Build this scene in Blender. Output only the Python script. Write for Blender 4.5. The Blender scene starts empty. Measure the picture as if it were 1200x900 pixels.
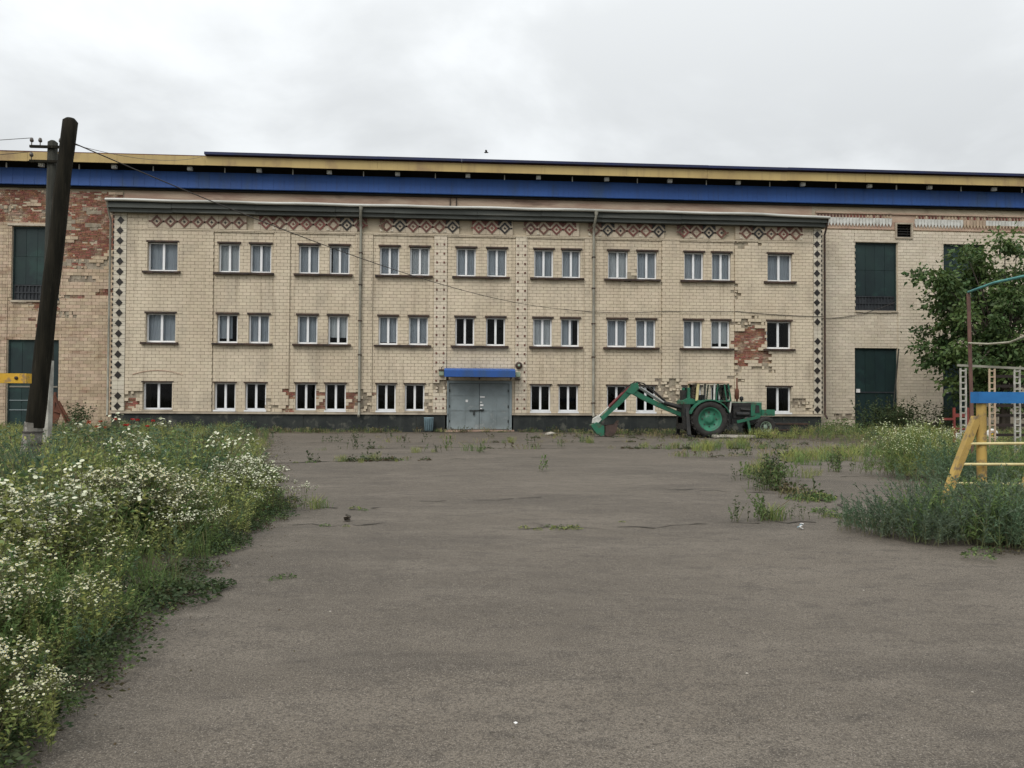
import bpy, math, random
import numpy as np
from mathutils import Vector, Matrix
R = math.radians
random.seed(7)
rng = np.random.default_rng(11)
SC = bpy.context.scene
COL = SC.collection

# ------------------------------------------------------------------ camera, sky, sun, exposure
cam_d = bpy.data.cameras.new('camera'); cam = bpy.data.objects.new('camera', cam_d); COL.objects.link(cam)
yaw, pitch, roll = 0.0673387, 0.02132959, 0.00584027
f = Vector((math.sin(yaw)*math.cos(pitch), math.cos(yaw)*math.cos(pitch), math.sin(pitch)))
r = Vector((math.cos(yaw), -math.sin(yaw), 0)); u = r.cross(f)
r2 = r*math.cos(roll)+u*math.sin(roll); u2 = -r*math.sin(roll)+u*math.cos(roll)
mt = Matrix((r2, u2, -f)).transposed().to_4x4(); mt.translation = Vector((0, -36.5, 1.5))
cam.matrix_world = mt
cam_d.sensor_width = 36; cam_d.lens = 27; cam_d.clip_start = .05; cam_d.clip_end = 6000
SC.camera = cam

SUN = Vector((-.45, -.62, .80)).normalized()
W = bpy.data.worlds.new('World'); SC.world = W; W.use_nodes = True
nt = W.node_tree; nt.nodes.clear(); N = nt.nodes.new; L = nt.links.new
out = N('ShaderNodeOutputWorld')
sky = N('ShaderNodeTexSky'); sky.sky_type = 'NISHITA'; sky.sun_disc = False
sky.sun_elevation = math.asin(SUN.z); sky.sun_rotation = math.atan2(SUN.x, SUN.y)
b1 = N('ShaderNodeBackground'); b1.inputs[1].default_value = .1; L(sky.outputs[0], b1.inputs[0])
tc = N('ShaderNodeTexCoord'); sep = N('ShaderNodeSeparateXYZ'); L(tc.outputs['Generated'], sep.inputs[0])
def wm(op, a, b=None, c=None):
    n = N('ShaderNodeMath'); n.operation = op
    for i, x in enumerate((a, b, c)):
        if x is None: continue
        if isinstance(x, (int, float)): n.inputs[i].default_value = x
        else: L(x, n.inputs[i])
    return n.outputs[0]
zz = wm('MAXIMUM', sep.outputs[2], 0.0)
den = wm('ADD', zz, .28)
cmb = N('ShaderNodeCombineXYZ'); L(wm('DIVIDE', sep.outputs[0], den), cmb.inputs[0]); L(wm('DIVIDE', sep.outputs[1], den), cmb.inputs[1])
cmb.inputs[2].default_value = 3.1
nz = N('ShaderNodeTexNoise'); nz.inputs['Scale'].default_value = 1.75; nz.inputs['Detail'].default_value = 6; nz.inputs['Roughness'].default_value = .52
nz.inputs['Distortion'].default_value = .25
L(cmb.outputs[0], nz.inputs['Vector'])
grad = wm('MULTIPLY_ADD', zz, 1.0, .475)                      # overcast sky: brighter towards the zenith
cl = N('ShaderNodeMapRange'); cl.inputs['From Min'].default_value = .36; cl.inputs['From Max'].default_value = .66
cl.inputs['To Min'].default_value = .83; cl.inputs['To Max'].default_value = 1.10; cl.interpolation_type = 'SMOOTHSTEP'
L(nz.outputs[0], cl.inputs['Value'])
lum = wm('MULTIPLY', grad, cl.outputs[0])
b2 = N('ShaderNodeBackground'); b2.inputs[0].default_value = (.955, .985, 1.0, 1); L(lum, b2.inputs[1])
mx = N('ShaderNodeMixShader'); mx.inputs[0].default_value = .95
L(b1.outputs[0], mx.inputs[1]); L(b2.outputs[0], mx.inputs[2]); L(mx.outputs[0], out.inputs[0])

sd = bpy.data.lights.new('sun', 'SUN'); sd.energy = 1.5; sd.angle = R(35); sd.color = (1, .95, .88)
sun = bpy.data.objects.new('sun', sd); COL.objects.link(sun)
sun.rotation_euler = SUN.to_track_quat('Z', 'Y').to_euler(); sun.location = (0, -30, 40)
SC.view_settings.view_transform = 'Standard'; SC.view_settings.look = 'None'
SC.view_settings.exposure = 0.25; SC.view_settings.gamma = 1

# ------------------------------------------------------------------ materials
def mat(name, c1, c2=None, scale=3.0, rough=.8, bump=0.0, metal=0.0, detail=5, lo=.4, hi=.62, rnd=0.0, stretch=(1, 1, 1),
        c3=None, scale3=12, lo3=.56, hi3=.64, trans=0.0, bscale=None, spec=.35, streak=None):
    m = bpy.data.materials.new(name); m.use_nodes = True
    n = m.node_tree.nodes; l = m.node_tree.links; p = n['Principled BSDF']
    p.inputs['Roughness'].default_value = rough; p.inputs['Metallic'].default_value = metal
    p.inputs['Specular IOR Level'].default_value = spec
    c2 = c2 or tuple(x*.75 for x in c1)
    g = n.new('ShaderNodeNewGeometry'); mp = n.new('ShaderNodeMapping'); mp.inputs['Scale'].default_value = stretch
    l.new(g.outputs['Position'], mp.inputs[0])
    def noise(s, d=5):
        t = n.new('ShaderNodeTexNoise'); t.inputs['Scale'].default_value = s; t.inputs['Detail'].default_value = d
        t.inputs['Roughness'].default_value = .6; l.new(mp.outputs[0], t.inputs['Vector']); return t.outputs[0]
    def ramp(v, a, b):
        q = n.new('ShaderNodeMapRange'); q.inputs[1].default_value = a; q.inputs[2].default_value = b; l.new(v, q.inputs[0]); return q.outputs[0]
    def mix(fac, a, b):
        q = n.new('ShaderNodeMix'); q.data_type = 'RGBA'
        l.new(fac, q.inputs[0])
        for i, x in ((6, a), (7, b)):
            if isinstance(x, tuple): q.inputs[i].default_value = (*x, 1)
            else: l.new(x, q.inputs[i])
        return q.outputs[2]
    nv = noise(scale, detail)
    col = mix(ramp(nv, lo, hi), c1, c2)
    if c3: col = mix(ramp(noise(scale3, 6), lo3, hi3), col, c3)
    if streak:
        ms_ = n.new('ShaderNodeMapping'); ms_.inputs['Scale'].default_value = (2.6, 1, .16); l.new(g.outputs['Position'], ms_.inputs[0])
        ts_ = n.new('ShaderNodeTexNoise'); ts_.inputs['Scale'].default_value = 1.3; ts_.inputs['Detail'].default_value = 5; ts_.inputs['Roughness'].default_value = .65; l.new(ms_.outputs[0], ts_.inputs['Vector'])
        col = mix(ramp(ts_.outputs[0], .54, .86), col, streak)
    if rnd:
        oi = n.new('ShaderNodeObjectInfo')
        a = n.new('ShaderNodeMath'); a.operation = 'ADD'; l.new(g.outputs['Random Per Island'], a.inputs[0]); l.new(oi.outputs['Random'], a.inputs[1])
        fr = n.new('ShaderNodeMath'); fr.operation = 'FRACT'; l.new(a.outputs[0], fr.inputs[0])
        mr = n.new('ShaderNodeMapRange'); mr.inputs[3].default_value = 1-rnd; mr.inputs[4].default_value = 1+rnd; l.new(fr.outputs[0], mr.inputs[0])
        h = n.new('ShaderNodeHueSaturation'); l.new(mr.outputs[0], h.inputs['Value']); l.new(col, h.inputs['Color'])
        m2 = n.new('ShaderNodeMapRange'); m2.inputs[3].default_value = .5-rnd*.07; m2.inputs[4].default_value = .5+rnd*.07
        fr2 = n.new('ShaderNodeMath'); fr2.operation = 'MULTIPLY'; fr2.inputs[1].default_value = 7.31; l.new(a.outputs[0], fr2.inputs[0])
        fr3 = n.new('ShaderNodeMath'); fr3.operation = 'FRACT'; l.new(fr2.outputs[0], fr3.inputs[0]); l.new(fr3.outputs[0], m2.inputs[0])
        l.new(m2.outputs[0], h.inputs['Hue']); col = h.outputs[0]
    l.new(col, p.inputs['Base Color'])
    if bump:
        bm = n.new('ShaderNodeBump'); bm.inputs['Strength'].default_value = bump; bm.inputs['Distance'].default_value = .02
        l.new(noise(bscale or scale*6, 4), bm.inputs['Height']); l.new(bm.outputs[0], p.inputs['Normal'])
    if trans:
        o = n['Material Output']; t = n.new('ShaderNodeBsdfTranslucent'); l.new(col, t.inputs[0])
        ms = n.new('ShaderNodeMixShader'); ms.inputs[0].default_value = trans
        l.new(p.outputs[0], ms.inputs[1]); l.new(t.outputs[0], ms.inputs[2]); l.new(ms.outputs[0], o.inputs[0])
    return m

M = {}
M['tile'] = mat('facing_tile', (.605, .520, .392), (.535, .450, .330), .45, .6, .15, rnd=.055, stretch=(1, 1, .5), c3=(.36, .31, .24), scale3=.8, lo3=.52, hi3=.80, streak=(.29, .235, .165))
M['tile_pale'] = mat('facing_tile_pale', (.63, .555, .44), (.56, .485, .375), .8, .55, .15, rnd=.08, stretch=(1, 1, .6))
M['tile_tan'] = mat('facing_tile_tan', (.52, .41, .295), (.42, .32, .22), .9, .55, .2, rnd=.14, stretch=(.5, 1, 1.4), c3=(.30, .19, .12), scale3=1.6, lo3=.56, hi3=.72, streak=(.24, .17, .11))
M['mortar'] = mat('mortar', (.34, .295, .225), (.25, .21, .16), 2.6, .95, .5, c3=(.15, .125, .095), scale3=4, rnd=.12)
M['joint'] = mat('joint_mortar', (.505, .435, .325), (.43, .365, .27), 1.2, .95, .3, c3=(.26, .21, .15), scale3=1.1, lo3=.54, hi3=.75)
M['brick'] = mat('red_brick', (.255, .105, .068), (.20, .092, .062), 1.7, .9, .4, rnd=.32, c3=(.33, .245, .175), scale3=1.5, lo3=.50, hi3=.62)
M['plaster'] = mat('reveal_plaster', (.52, .46, .37), (.42, .36, .28), 2.0, .9, .2)
M['stained'] = mat('stained_render', (.52, .40, .30), (.38, .25, .19), 1.1, .9, .4, stretch=(.45, 1, 2.2), c3=(.15, .10, .08), scale3=1.0, lo3=.58, hi3=.74)
M['white_strip'] = mat('white_strip_tile', (.58, .53, .43), (.49, .44, .35), 2, .5, .1, rnd=.07)
M['black_tile'] = mat('black_tile', (.016, .015, .014), (.03, .024, .02), 4, .35)
M['maroon_tile'] = mat('maroon_tile', (.20, .062, .048), (.10, .045, .036), .7, .5)
M['brown_tile'] = mat('brown_tile', (.115, .055, .038), (.17, .07, .05), .6, .5)
M['cream_tile'] = mat('cream_tile', (.54, .46, .35), (.42, .35, .26), 1.3, .5)
M['plinth'] = mat('bitumen_plinth', (.016, .020, .020), (.030, .034, .031), 1.3, .75, .5, c3=(.085, .085, .07), scale3=1.7, lo3=.57, hi3=.66, streak=(.05, .055, .05))
M['ledge'] = mat('ledge_plaster', (.46, .40, .31), (.30, .25, .19), 1.4, .85, .3)
M['pvc'] = mat('white_window_plastic', (.80, .81, .82), (.72, .73, .74), 2, .35)
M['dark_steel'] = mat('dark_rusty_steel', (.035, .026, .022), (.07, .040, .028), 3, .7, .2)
M['pane_dark'] = None
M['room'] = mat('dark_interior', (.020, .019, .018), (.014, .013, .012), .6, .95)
M['curtain2'] = mat('pale_curtain', (.52, .54, .55), (.40, .42, .44), 1.5, .9, stretch=(6, 1, .2))
M['curtain'] = mat('grey_curtain', (.375, .405, .44), (.285, .31, .345), 1.5, .9, stretch=(6, 1, .2))
M['gutter'] = mat('weathered_gutter', (.56, .56, .52), (.32, .32, .29), .9, .5, .1, stretch=(.3, 1, 4))
M['cornice'] = mat('green_grey_cornice', (.085, .092, .084), (.045, .05, .045), .9, .7, .25, stretch=(.35, 1, 3), c3=(.16, .16, .14), scale3=.8, lo3=.58, hi3=.7)
M['pipe'] = mat('grey_downpipe', (.30, .29, .24), (.20, .19, .155), 1.4, .55, .1, metal=.2)
M['blue'] = mat('blue_sheet', (.026, .095, .330), (.021, .075, .265), .35, .5, .05, stretch=(1, 1, .25), c3=(.030, .080, .215), scale3=.7, streak=(.035, .07, .18))
M['navy'] = mat('navy_roof_edge', (.010, .018, .075), (.016, .02, .05), .8, .5)
M['yellow'] = mat('yellow_fascia', (.47, .355, .150), (.39, .285, .12), .35, .6, .1, stretch=(1, 1, .5), c3=(.24, .155, .095), scale3=.7, lo3=.55, hi3=.72, streak=(.25, .17, .09))
M['white'] = mat('dirty_white', (.66, .66, .62), (.5, .49, .45), 4, .7)
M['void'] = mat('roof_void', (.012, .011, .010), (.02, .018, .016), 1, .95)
M['door_green'] = mat('dark_green_sheet', (.012, .030, .029), (.009, .021, .023), .8, .55, .12, rnd=.12, c3=(.016, .042, .038), scale3=.7)
M['grille'] = mat('slate_grille', (.035, .04, .045), (.022, .025, .03), 3, .6)
M['gate'] = mat('grey_gate_paint', (.215, .255, .265), (.16, .19, .195), 1.1, .5, .12, c3=(.26, .285, .285), scale3=2.2, lo3=.58, hi3=.7)
M['gate_dark'] = mat('gate_dark_steel', (.05, .06, .06), (.03, .035, .035), 3, .6)
M['lamp_green'] = mat('pale_green_box', (.32, .40, .30), (.22, .28, .21), 5, .6)
M['asphalt'] = None
M['wood'] = mat('tarred_wood', (.013, .012, .009), (.024, .021, .015), 2, .85, .5, stretch=(8, 8, .7), spec=.08, c3=(.045, .039, .03), scale3=2.4, lo3=.62, hi3=.74)
M['wood_grey'] = mat('grey_wood', (.050, .050, .042), (.032, .032, .027), 2, .85, .5, stretch=(8, 8, .7), spec=.1)
M['concrete'] = mat('pole_concrete', (.22, .205, .18), (.13, .12, .105), 4, .9, .5, c3=(.32, .30, .27), scale3=6)
M['white_post'] = mat('whitewashed_concrete', (.46, .45, .40), (.27, .26, .23), 3, .9, .3)
M['wire'] = mat('wire', (.06, .05, .045), (.05, .045, .04), 3, .6)
M['insul'] = mat('insulator', (.10, .085, .07), (.05, .04, .035), 9, .3)
M['yellow_paint'] = mat('yellow_paint', (.62, .36, .03), (.50, .29, .03), 3, .55, .15, c3=(.30, .19, .08), scale3=9, lo3=.56, hi3=.66)
M['ochre_paint'] = mat('ochre_paint', (.44, .30, .085), (.35, .235, .07), 3, .6, .2, c3=(.20, .145, .08), scale3=9, lo3=.53, hi3=.64)
M['pale_yellow'] = mat('pale_yellow_paint', (.60, .52, .27), (.48, .41, .2), 5, .55)
M['sky_blue'] = mat('bright_blue_paint', (.025, .17, .43), (.02, .13, .35), 3, .5, .1)
M['teal_paint'] = mat('teal_paint', (.08, .30, .28), (.05, .2, .19), 4, .55)
M['brown_pipe'] = mat('brown_pipe', (.16, .085, .065), (.11, .06, .05), 5, .6)
M['cream_pipe'] = mat('cream_pipe', (.42, .40, .30), (.3, .28, .21), 5, .6)
M['red_paint'] = mat('faded_red_paint', (.22, .045, .035), (.14, .035, .03), 3, .6)
M['rust'] = mat('rust', (.14, .055, .032), (.09, .04, .026), 4, .85, .3)
M['dark_wood'] = mat('dark_plank', (.030, .021, .017), (.020, .015, .013), 2, .8, .3, stretch=(1, 6, 6), rnd=.2)
M['t_green'] = mat('tractor_green', (.028, .145, .086), (.022, .105, .064), 2.2, .42, .05, c3=(.075, .066, .046), scale3=4.5, lo3=.54, hi3=.68)
M['t_rim'] = mat('rim_green', (.038, .190, .115), (.03, .14, .088), 3, .5, c3=(.075, .085, .06), scale3=6, lo3=.55, hi3=.7)
M['t_pale'] = mat('pale_green_metal', (.25, .33, .25), (.17, .22, .17), 4, .55)
M['rubber'] = mat('rubber', (.020, .019, .018), (.034, .031, .028), 5, .85, .3)
M['engine'] = mat('engine_black', (.018, .019, .020), (.035, .033, .03), 5, .6, .3)
M['t_white'] = mat('worn_white_paint', (.62, .62, .58), (.42, .42, .38), 5, .5)
M['hyd_red'] = mat('dull_red_hose', (.16, .035, .035), (.10, .03, .03), 5, .6)
M['rod'] = mat('grey_rod', (.40, .41, .40), (.3, .31, .3), 6, .35, metal=.5)
M['bucket_rust'] = mat('rusty_bucket', (.075, .048, .040), (.05, .034, .03), 3, .8, .3)
M['blue_bin'] = mat('grey_blue_bin', (.20, .29, .33), (.14, .21, .24), 4, .6)
M['soil'] = mat('soil', (.085, .068, .048), (.05, .041, .028), 3, .95, .5, c3=(.13, .105, .072), scale3=7)
M['dark_soil'] = mat('dark_soil', (.045, .037, .028), (.07, .058, .042), 3, .95, .5)
M['grass_ground'] = mat('grass_ground', (.050, .060, .022), (.085, .078, .042), .8, .95, .5, c3=(.11, .095, .055), scale3=2.5)
M['crack'] = mat('crack_dirt', (.030, .026, .020), (.05, .043, .032), 6, .95)
M['stone'] = mat('pale_stone', (.38, .35, .30), (.26, .24, .2), 6, .9, .4)
M['paper'] = mat('paper', (.75, .75, .74), (.65, .65, .64), 6, .8)
M['bark'] = mat('bark', (.050, .040, .030), (.085, .070, .055), 3, .9, .6, stretch=(4, 4, .6))
lf = dict(rough=.62, rnd=.36, trans=.28, spec=.25)
M['lf_mid'] = mat('leaf_mid', (.150, .215, .070), (.110, .172, .057), 1.2, **lf)
M['lf_blue'] = mat('leaf_blue_green', (.105, .160, .088), (.080, .130, .072), 1.2, **lf)
M['lf_grey'] = mat('leaf_grey_green', (.120, .158, .100), (.086, .122, .078), 1.2, **lf)
M['lf_yel'] = mat('leaf_yellow_green', (.275, .305, .095), (.215, .250, .078), 1.2, **lf)
M['lf_dark'] = mat('leaf_dark', (.044, .070, .028), (.058, .080, .032), 1.2, **lf)
M['lf_brown'] = mat('leaf_brownish', (.085, .060, .032), (.060, .060, .026), 3, **lf)
M['lf_tree'] = mat('leaf_tree', (.082, .132, .044), (.056, .098, .034), .9, rough=.55, rnd=.34, trans=.3, spec=.3)
M['lf_tree2'] = mat('leaf_tree_light', (.110, .165, .050), (.085, .135, .042), .9, rough=.55, rnd=.25, trans=.3, spec=.3)
M['stem'] = mat('stem', (.085, .105, .040), (.11, .095, .05), 2, .8)
M['straw'] = mat('straw', (.24, .20, .105), (.17, .14, .07), 2, .9, rnd=.2)
M['petal'] = mat('white_petal', (.68, .68, .52), (.58, .60, .43), 6, .8, trans=.2, rnd=.1)
M['petal_c'] = mat('cream_petal', (.60, .62, .40), (.5, .54, .32), 6, .8, trans=.2, rnd=.1)
M['disc'] = mat('flower_disc', (.52, .40, .06), (.45, .34, .05), 6, .8)
M['poppy'] = mat('red_petal', (.48, .045, .035), (.38, .035, .03), 6, .6, trans=.25)
M['poppy_o'] = mat('orange_petal', (.48, .13, .06), (.40, .10, .05), 6, .6, trans=.25)

def glass():
    m = bpy.data.materials.new('window_glass'); m.use_nodes = True; n = m.node_tree.nodes; l = m.node_tree.links; n.clear()
    o = n.new('ShaderNodeOutputMaterial'); t = n.new('ShaderNodeBsdfTransparent'); t.inputs[0].default_value = (.93, .945, .95, 1)
    g = n.new('ShaderNodeBsdfGlossy'); g.inputs['Roughness'].default_value = .04
    fr = n.new('ShaderNodeFresnel'); fr.inputs[0].default_value = 1.22
    a = n.new('ShaderNodeMath'); a.operation = 'ADD'; a.inputs[1].default_value = .0; l.new(fr.outputs[0], a.inputs[0])
    x = n.new('ShaderNodeMixShader'); l.new(a.outputs[0], x.inputs[0]); l.new(t.outputs[0], x.inputs[1]); l.new(g.outputs[0], x.inputs[2]); l.new(x.outputs[0], o.inputs[0])
    return m
M['glass'] = glass()

def asphalt():
    m = bpy.data.materials.new('asphalt'); m.use_nodes = True; n = m.node_tree.nodes; l = m.node_tree.links; p = n['Principled BSDF']
    p.inputs['Roughness'].default_value = .88; p.inputs['Specular IOR Level'].default_value = .25
    g = n.new('ShaderNodeNewGeometry')
    def noise(s, d=4, rg=.6, st=(1, 1, 1)):
        mp = n.new('ShaderNodeMapping'); mp.inputs['Scale'].default_value = st; l.new(g.outputs['Position'], mp.inputs[0])
        t = n.new('ShaderNodeTexNoise'); t.inputs['Scale'].default_value = s; t.inputs['Detail'].default_value = d; t.inputs['Roughness'].default_value = rg
        l.new(mp.outputs[0], t.inputs['Vector']); return t.outputs[0]
    def mr(v, a, b, c=0, d=1):
        q = n.new('ShaderNodeMapRange'); q.inputs[1].default_value = a; q.inputs[2].default_value = b; q.inputs[3].default_value = c; q.inputs[4].default_value = d
        l.new(v, q.inputs[0]); return q.outputs[0]
    def mix(fac, a, b, mode='MIX'):
        q = n.new('ShaderNodeMix'); q.data_type = 'RGBA'; q.blend_type = mode
        if isinstance(fac, float): q.inputs[0].default_value = fac
        else: l.new(fac, q.inputs[0])
        for i, x in ((6, a), (7, b)):
            if isinstance(x, tuple): q.inputs[i].default_value = (*x, 1)
            else: l.new(x, q.inputs[i])
        return q.outputs[2]
    c = mix(mr(noise(.22, 5), .38, .64), (.146, .124, .098), (.102, .087, .069))
    c = mix(mr(noise(.9, 6, .7, (.55, 1.3, 1)), .45, .72), c, (.182, .157, .127))
    c = mix(mr(noise(.45, 7, .7, (.5, 1.2, 1)), .51, .62), c, (.090, .077, .062))
    c = mix(mr(noise(4.5, 5, .75, (.6, 1.2, 1)), .50, .70), c, (.078, .067, .055)); c = mix(mr(noise(11, 4, .75), .56, .72), c, (.172, .149, .120))
    sp = noise(85, 3, .7); c = mix(mr(sp, .36, .60), mix(.72, c, (.03, .026, .022)), c)
    sp2 = noise(150, 2, .6); c = mix(mr(sp2, .56, .68), c, (.25, .22, .185))
    sp3 = noise(38, 3, .7); c = mix(mr(sp3, .56, .70), c, (.055, .046, .037))
    v = n.new('ShaderNodeTexVoronoi'); v.inputs['Scale'].default_value = 26; l.new(g.outputs['Position'], v.inputs['Vector'])
    vd = mr(v.outputs['Distance'], .06, .10, 1, 0)
    sel = n.new('ShaderNodeSeparateColor'); l.new(v.outputs['Color'], sel.inputs[0])
    gate = mr(sel.outputs[0], .90, .92)
    mm = n.new('ShaderNodeMath'); mm.operation = 'MULTIPLY'; l.new(vd, mm.inputs[0]); l.new(gate, mm.inputs[1])
    c = mix(mm.outputs[0], c, (.40, .37, .32))
    l.new(c, p.inputs['Base Color'])
    bm = n.new('ShaderNodeBump'); bm.inputs['Strength'].default_value = .55; bm.inputs['Distance'].default_value = .008
    l.new(sp, bm.inputs['Height'])
    bm2 = n.new('ShaderNodeBump'); bm2.inputs['Strength'].default_value = .35; bm2.inputs['Distance'].default_value = .03
    l.new(noise(7, 4, .6), bm2.inputs['Height']); l.new(bm.outputs[0], bm2.inputs['Normal']); l.new(bm2.outputs[0], p.inputs['Normal'])
    return m
M['asphalt'] = asphalt()

# ------------------------------------------------------------------ mesh helpers
class MB:
    def __init__(s): s.v = []; s.f = []; s.m = []; s.sm = []
    def add(s, vs, fs, m=0, smooth=False):
        b = len(s.v); s.v += [tuple(q) for q in vs]
        for q in fs: s.f.append(tuple(b+i for i in q)); s.m.append(m); s.sm.append(smooth)
        return s
    def box(s, x0, x1, y0, y1, z0, z1, m=0, back=True):
        vs = [(x0, y0, z0), (x1, y0, z0), (x1, y1, z0), (x0, y1, z0), (x0, y0, z1), (x1, y0, z1), (x1, y1, z1), (x0, y1, z1)]
        fs = [(0, 1, 5, 4), (1, 2, 6, 5), (3, 0, 4, 7), (4, 5, 6, 7), (3, 2, 1, 0)]
        if back: fs.append((2, 3, 7, 6))
        return s.add(vs, fs, m)
    def obox(s, c, size, rot=None, m=0):          # oriented box
        c = Vector(c); h = Vector(size)/2; rot = rot or Matrix.Identity(3)
        vs = [c+rot@Vector((sx*h.x, sy*h.y, sz*h.z)) for sz in (-1, 1) for sx, sy in ((-1, -1), (1, -1), (1, 1), (-1, 1))]
        return s.add(vs, [(0, 1, 5, 4), (1, 2, 6, 5), (2, 3, 7, 6), (3, 0, 4, 7), (4, 5, 6, 7), (3, 2, 1, 0)], m)
    def beam(s, a, b, w, h, m=0, up=(0, 0, 1)):   # rectangular bar from a to b
        a = Vector(a); b = Vector(b); d = (b-a); ln = d.length; d.normalize()
        sd_ = d.cross(Vector(up)); sd_ = sd_.normalized() if sd_.length > 1e-4 else Vector((1, 0, 0)); uu = sd_.cross(d)
        rot = Matrix((d, sd_, uu)).transposed()
        return s.obox((a+b)/2, (ln, w, h), rot, m)
    def tube(s, pts, rad, n=8, m=0, smooth=True, cap=True):
        pts = [Vector(p) for p in pts]
        if not isinstance(rad, (list, tuple)): rad = [rad]*len(pts)
        rings = []; prev = None
        for i, p in enumerate(pts):
            d = (pts[min(i+1, len(pts)-1)]-pts[max(i-1, 0)]).normalized()
            if prev is None:
                a = d.orthogonal().normalized()
            else:
                a = (prev-d*prev.dot(d)); a = a.normalized() if a.length > 1e-5 else d.orthogonal().normalized()
            prev = a; b = d.cross(a)
            rings.append([p+(a*math.cos(2*math.pi*k/n)+b*math.sin(2*math.pi*k/n))*rad[i] for k in range(n)])
        vs = [q for rg in rings for q in rg]; fs = []
        for i in range(len(pts)-1):
            for k in range(n):
                fs.append((i*n+k, i*n+(k+1) % n, (i+1)*n+(k+1) % n, (i+1)*n+k))
        s.add(vs, fs, m, smooth)
        if cap:
            s.add(rings[0], [tuple(range(n))[::-1]], m); s.add(rings[-1], [tuple(range(n))], m)
        return s
    def lathe(s, prof, c, axis='z', n=24, m=0, smooth=True):   # prof: (radius, along)
        c = Vector(c); vs = []; fs = []
        for (rr, t) in prof:
            for k in range(n):
                a = 2*math.pi*k/n; p, q = rr*math.cos(a), rr*math.sin(a)
                vs.append(c+(Vector((p, q, t)) if axis == 'z' else Vector((p, t, q)) if axis == 'y' else Vector((t, p, q))))
        for i in range(len(prof)-1):
            for k in range(n): fs.append((i*n+k, i*n+(k+1) % n, (i+1)*n+(k+1) % n, (i+1)*n+k))
        return s.add(vs, fs, m, smooth)
    def prism(s, poly, y0, y1, m=0):              # polygon in x,z pushed along y
        n = len(poly); vs = [(x, y0, z) for x, z in poly]+[(x, y1, z) for x, z in poly]
        fs = [tuple(range(n)), tuple(range(2*n-1, n-1, -1))]+[(i, i+n, (i+1) % n+n, (i+1) % n) for i in range(n)]
        return s.add(vs, fs, m)
    def mesh(s, name, mats):
        me = bpy.data.meshes.new(name); me.from_pydata(s.v, [], s.f)
        for k in mats: me.materials.append(M[k])
        me.polygons.foreach_set('material_index', s.m); me.polygons.foreach_set('use_smooth', s.sm)
        me.update(); return me
    def build(s, name, mats, parent=None, loc=None):
        if isinstance(mats, str): mats = [mats]
        return link(name, s.mesh(name, mats), parent, loc)
def link(name, me, parent=None, loc=None):
    o = bpy.data.objects.new(name, me); COL.objects.link(o)
    if loc: o.location = loc
    if parent: o.parent = parent
    return o
def tag(o, label=None, cat=None, group=None, kind=None):
    if label: o['label'] = label
    if cat: o['category'] = cat
    if group: o['group'] = group
    if kind: o['kind'] = kind
    return o
def thing(name, label, cat, loc=(0, 0, 0), rz=0, group=None):
    o = bpy.data.objects.new(name, None); COL.objects.link(o); o.location = loc; o.rotation_euler = (0, 0, rz)
    o.empty_display_size = .2
    return tag(o, label, cat, group)
def quads(name, Q, mi, mats, parent=None, loc=None):     # Q: (n,4,3) independent quads
    n = len(Q); me = bpy.data.meshes.new(name)
    me.vertices.add(4*n); me.vertices.foreach_set('co', np.ascontiguousarray(Q, dtype=np.float32).ravel())
    me.loops.add(4*n); me.loops.foreach_set('vertex_index', np.arange(4*n, dtype=np.int32))
    me.polygons.add(n); me.polygons.foreach_set('loop_start', np.arange(0, 4*n, 4, dtype=np.int32))
    me.polygons.foreach_set('material_index', np.ascontiguousarray(mi, dtype=np.int32))
    for k in mats: me.materials.append(M[k])
    me.update(calc_edges=True); me.validate()
    return link(name, me, parent, loc)
def sheet(name, poly, z, m, parent=None):
    me = bpy.data.meshes.new(name); me.from_pydata([(x, y, z) for x, y in poly], [], [tuple(range(len(poly)))]); me.materials.append(M[m])
    return link(name, me, parent)

# ------------------------------------------------------------------ ground
def gz(x, y):      # gentle unevenness of the yard
    return .018*np.sin(x*.55+y*.31)+.015*np.sin(x*.23-y*.47+1.3)+.010*np.sin(x*1.1+y*.8+.4)
g = tag(sheet('ground', [(-2500, -2500), (2500, -2500), (2500, 2500), (-2500, 2500)], -.16, 'grass_ground'), kind='structure')
xs = np.arange(-34, 46.1, .25); ys = np.arange(-60, -.5, .25)
X, Y = np.meshgrid(xs, ys); Z = gz(X, Y)
V = np.stack([X, Y, Z], -1).reshape(-1, 3); nx_, ny_ = len(xs), len(ys)
F = [(j*nx_+i, j*nx_+i+1, (j+1)*nx_+i+1, (j+1)*nx_+i) for j in range(ny_-1) for i in range(nx_-1)]
me = bpy.data.meshes.new('asphalt_yard'); me.from_pydata(V.tolist(), [], F); me.materials.append(M['asphalt'])
me.polygons.foreach_set('use_smooth', [True]*len(F))
yard = tag(link('asphalt_yard', me), kind='structure')

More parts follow.
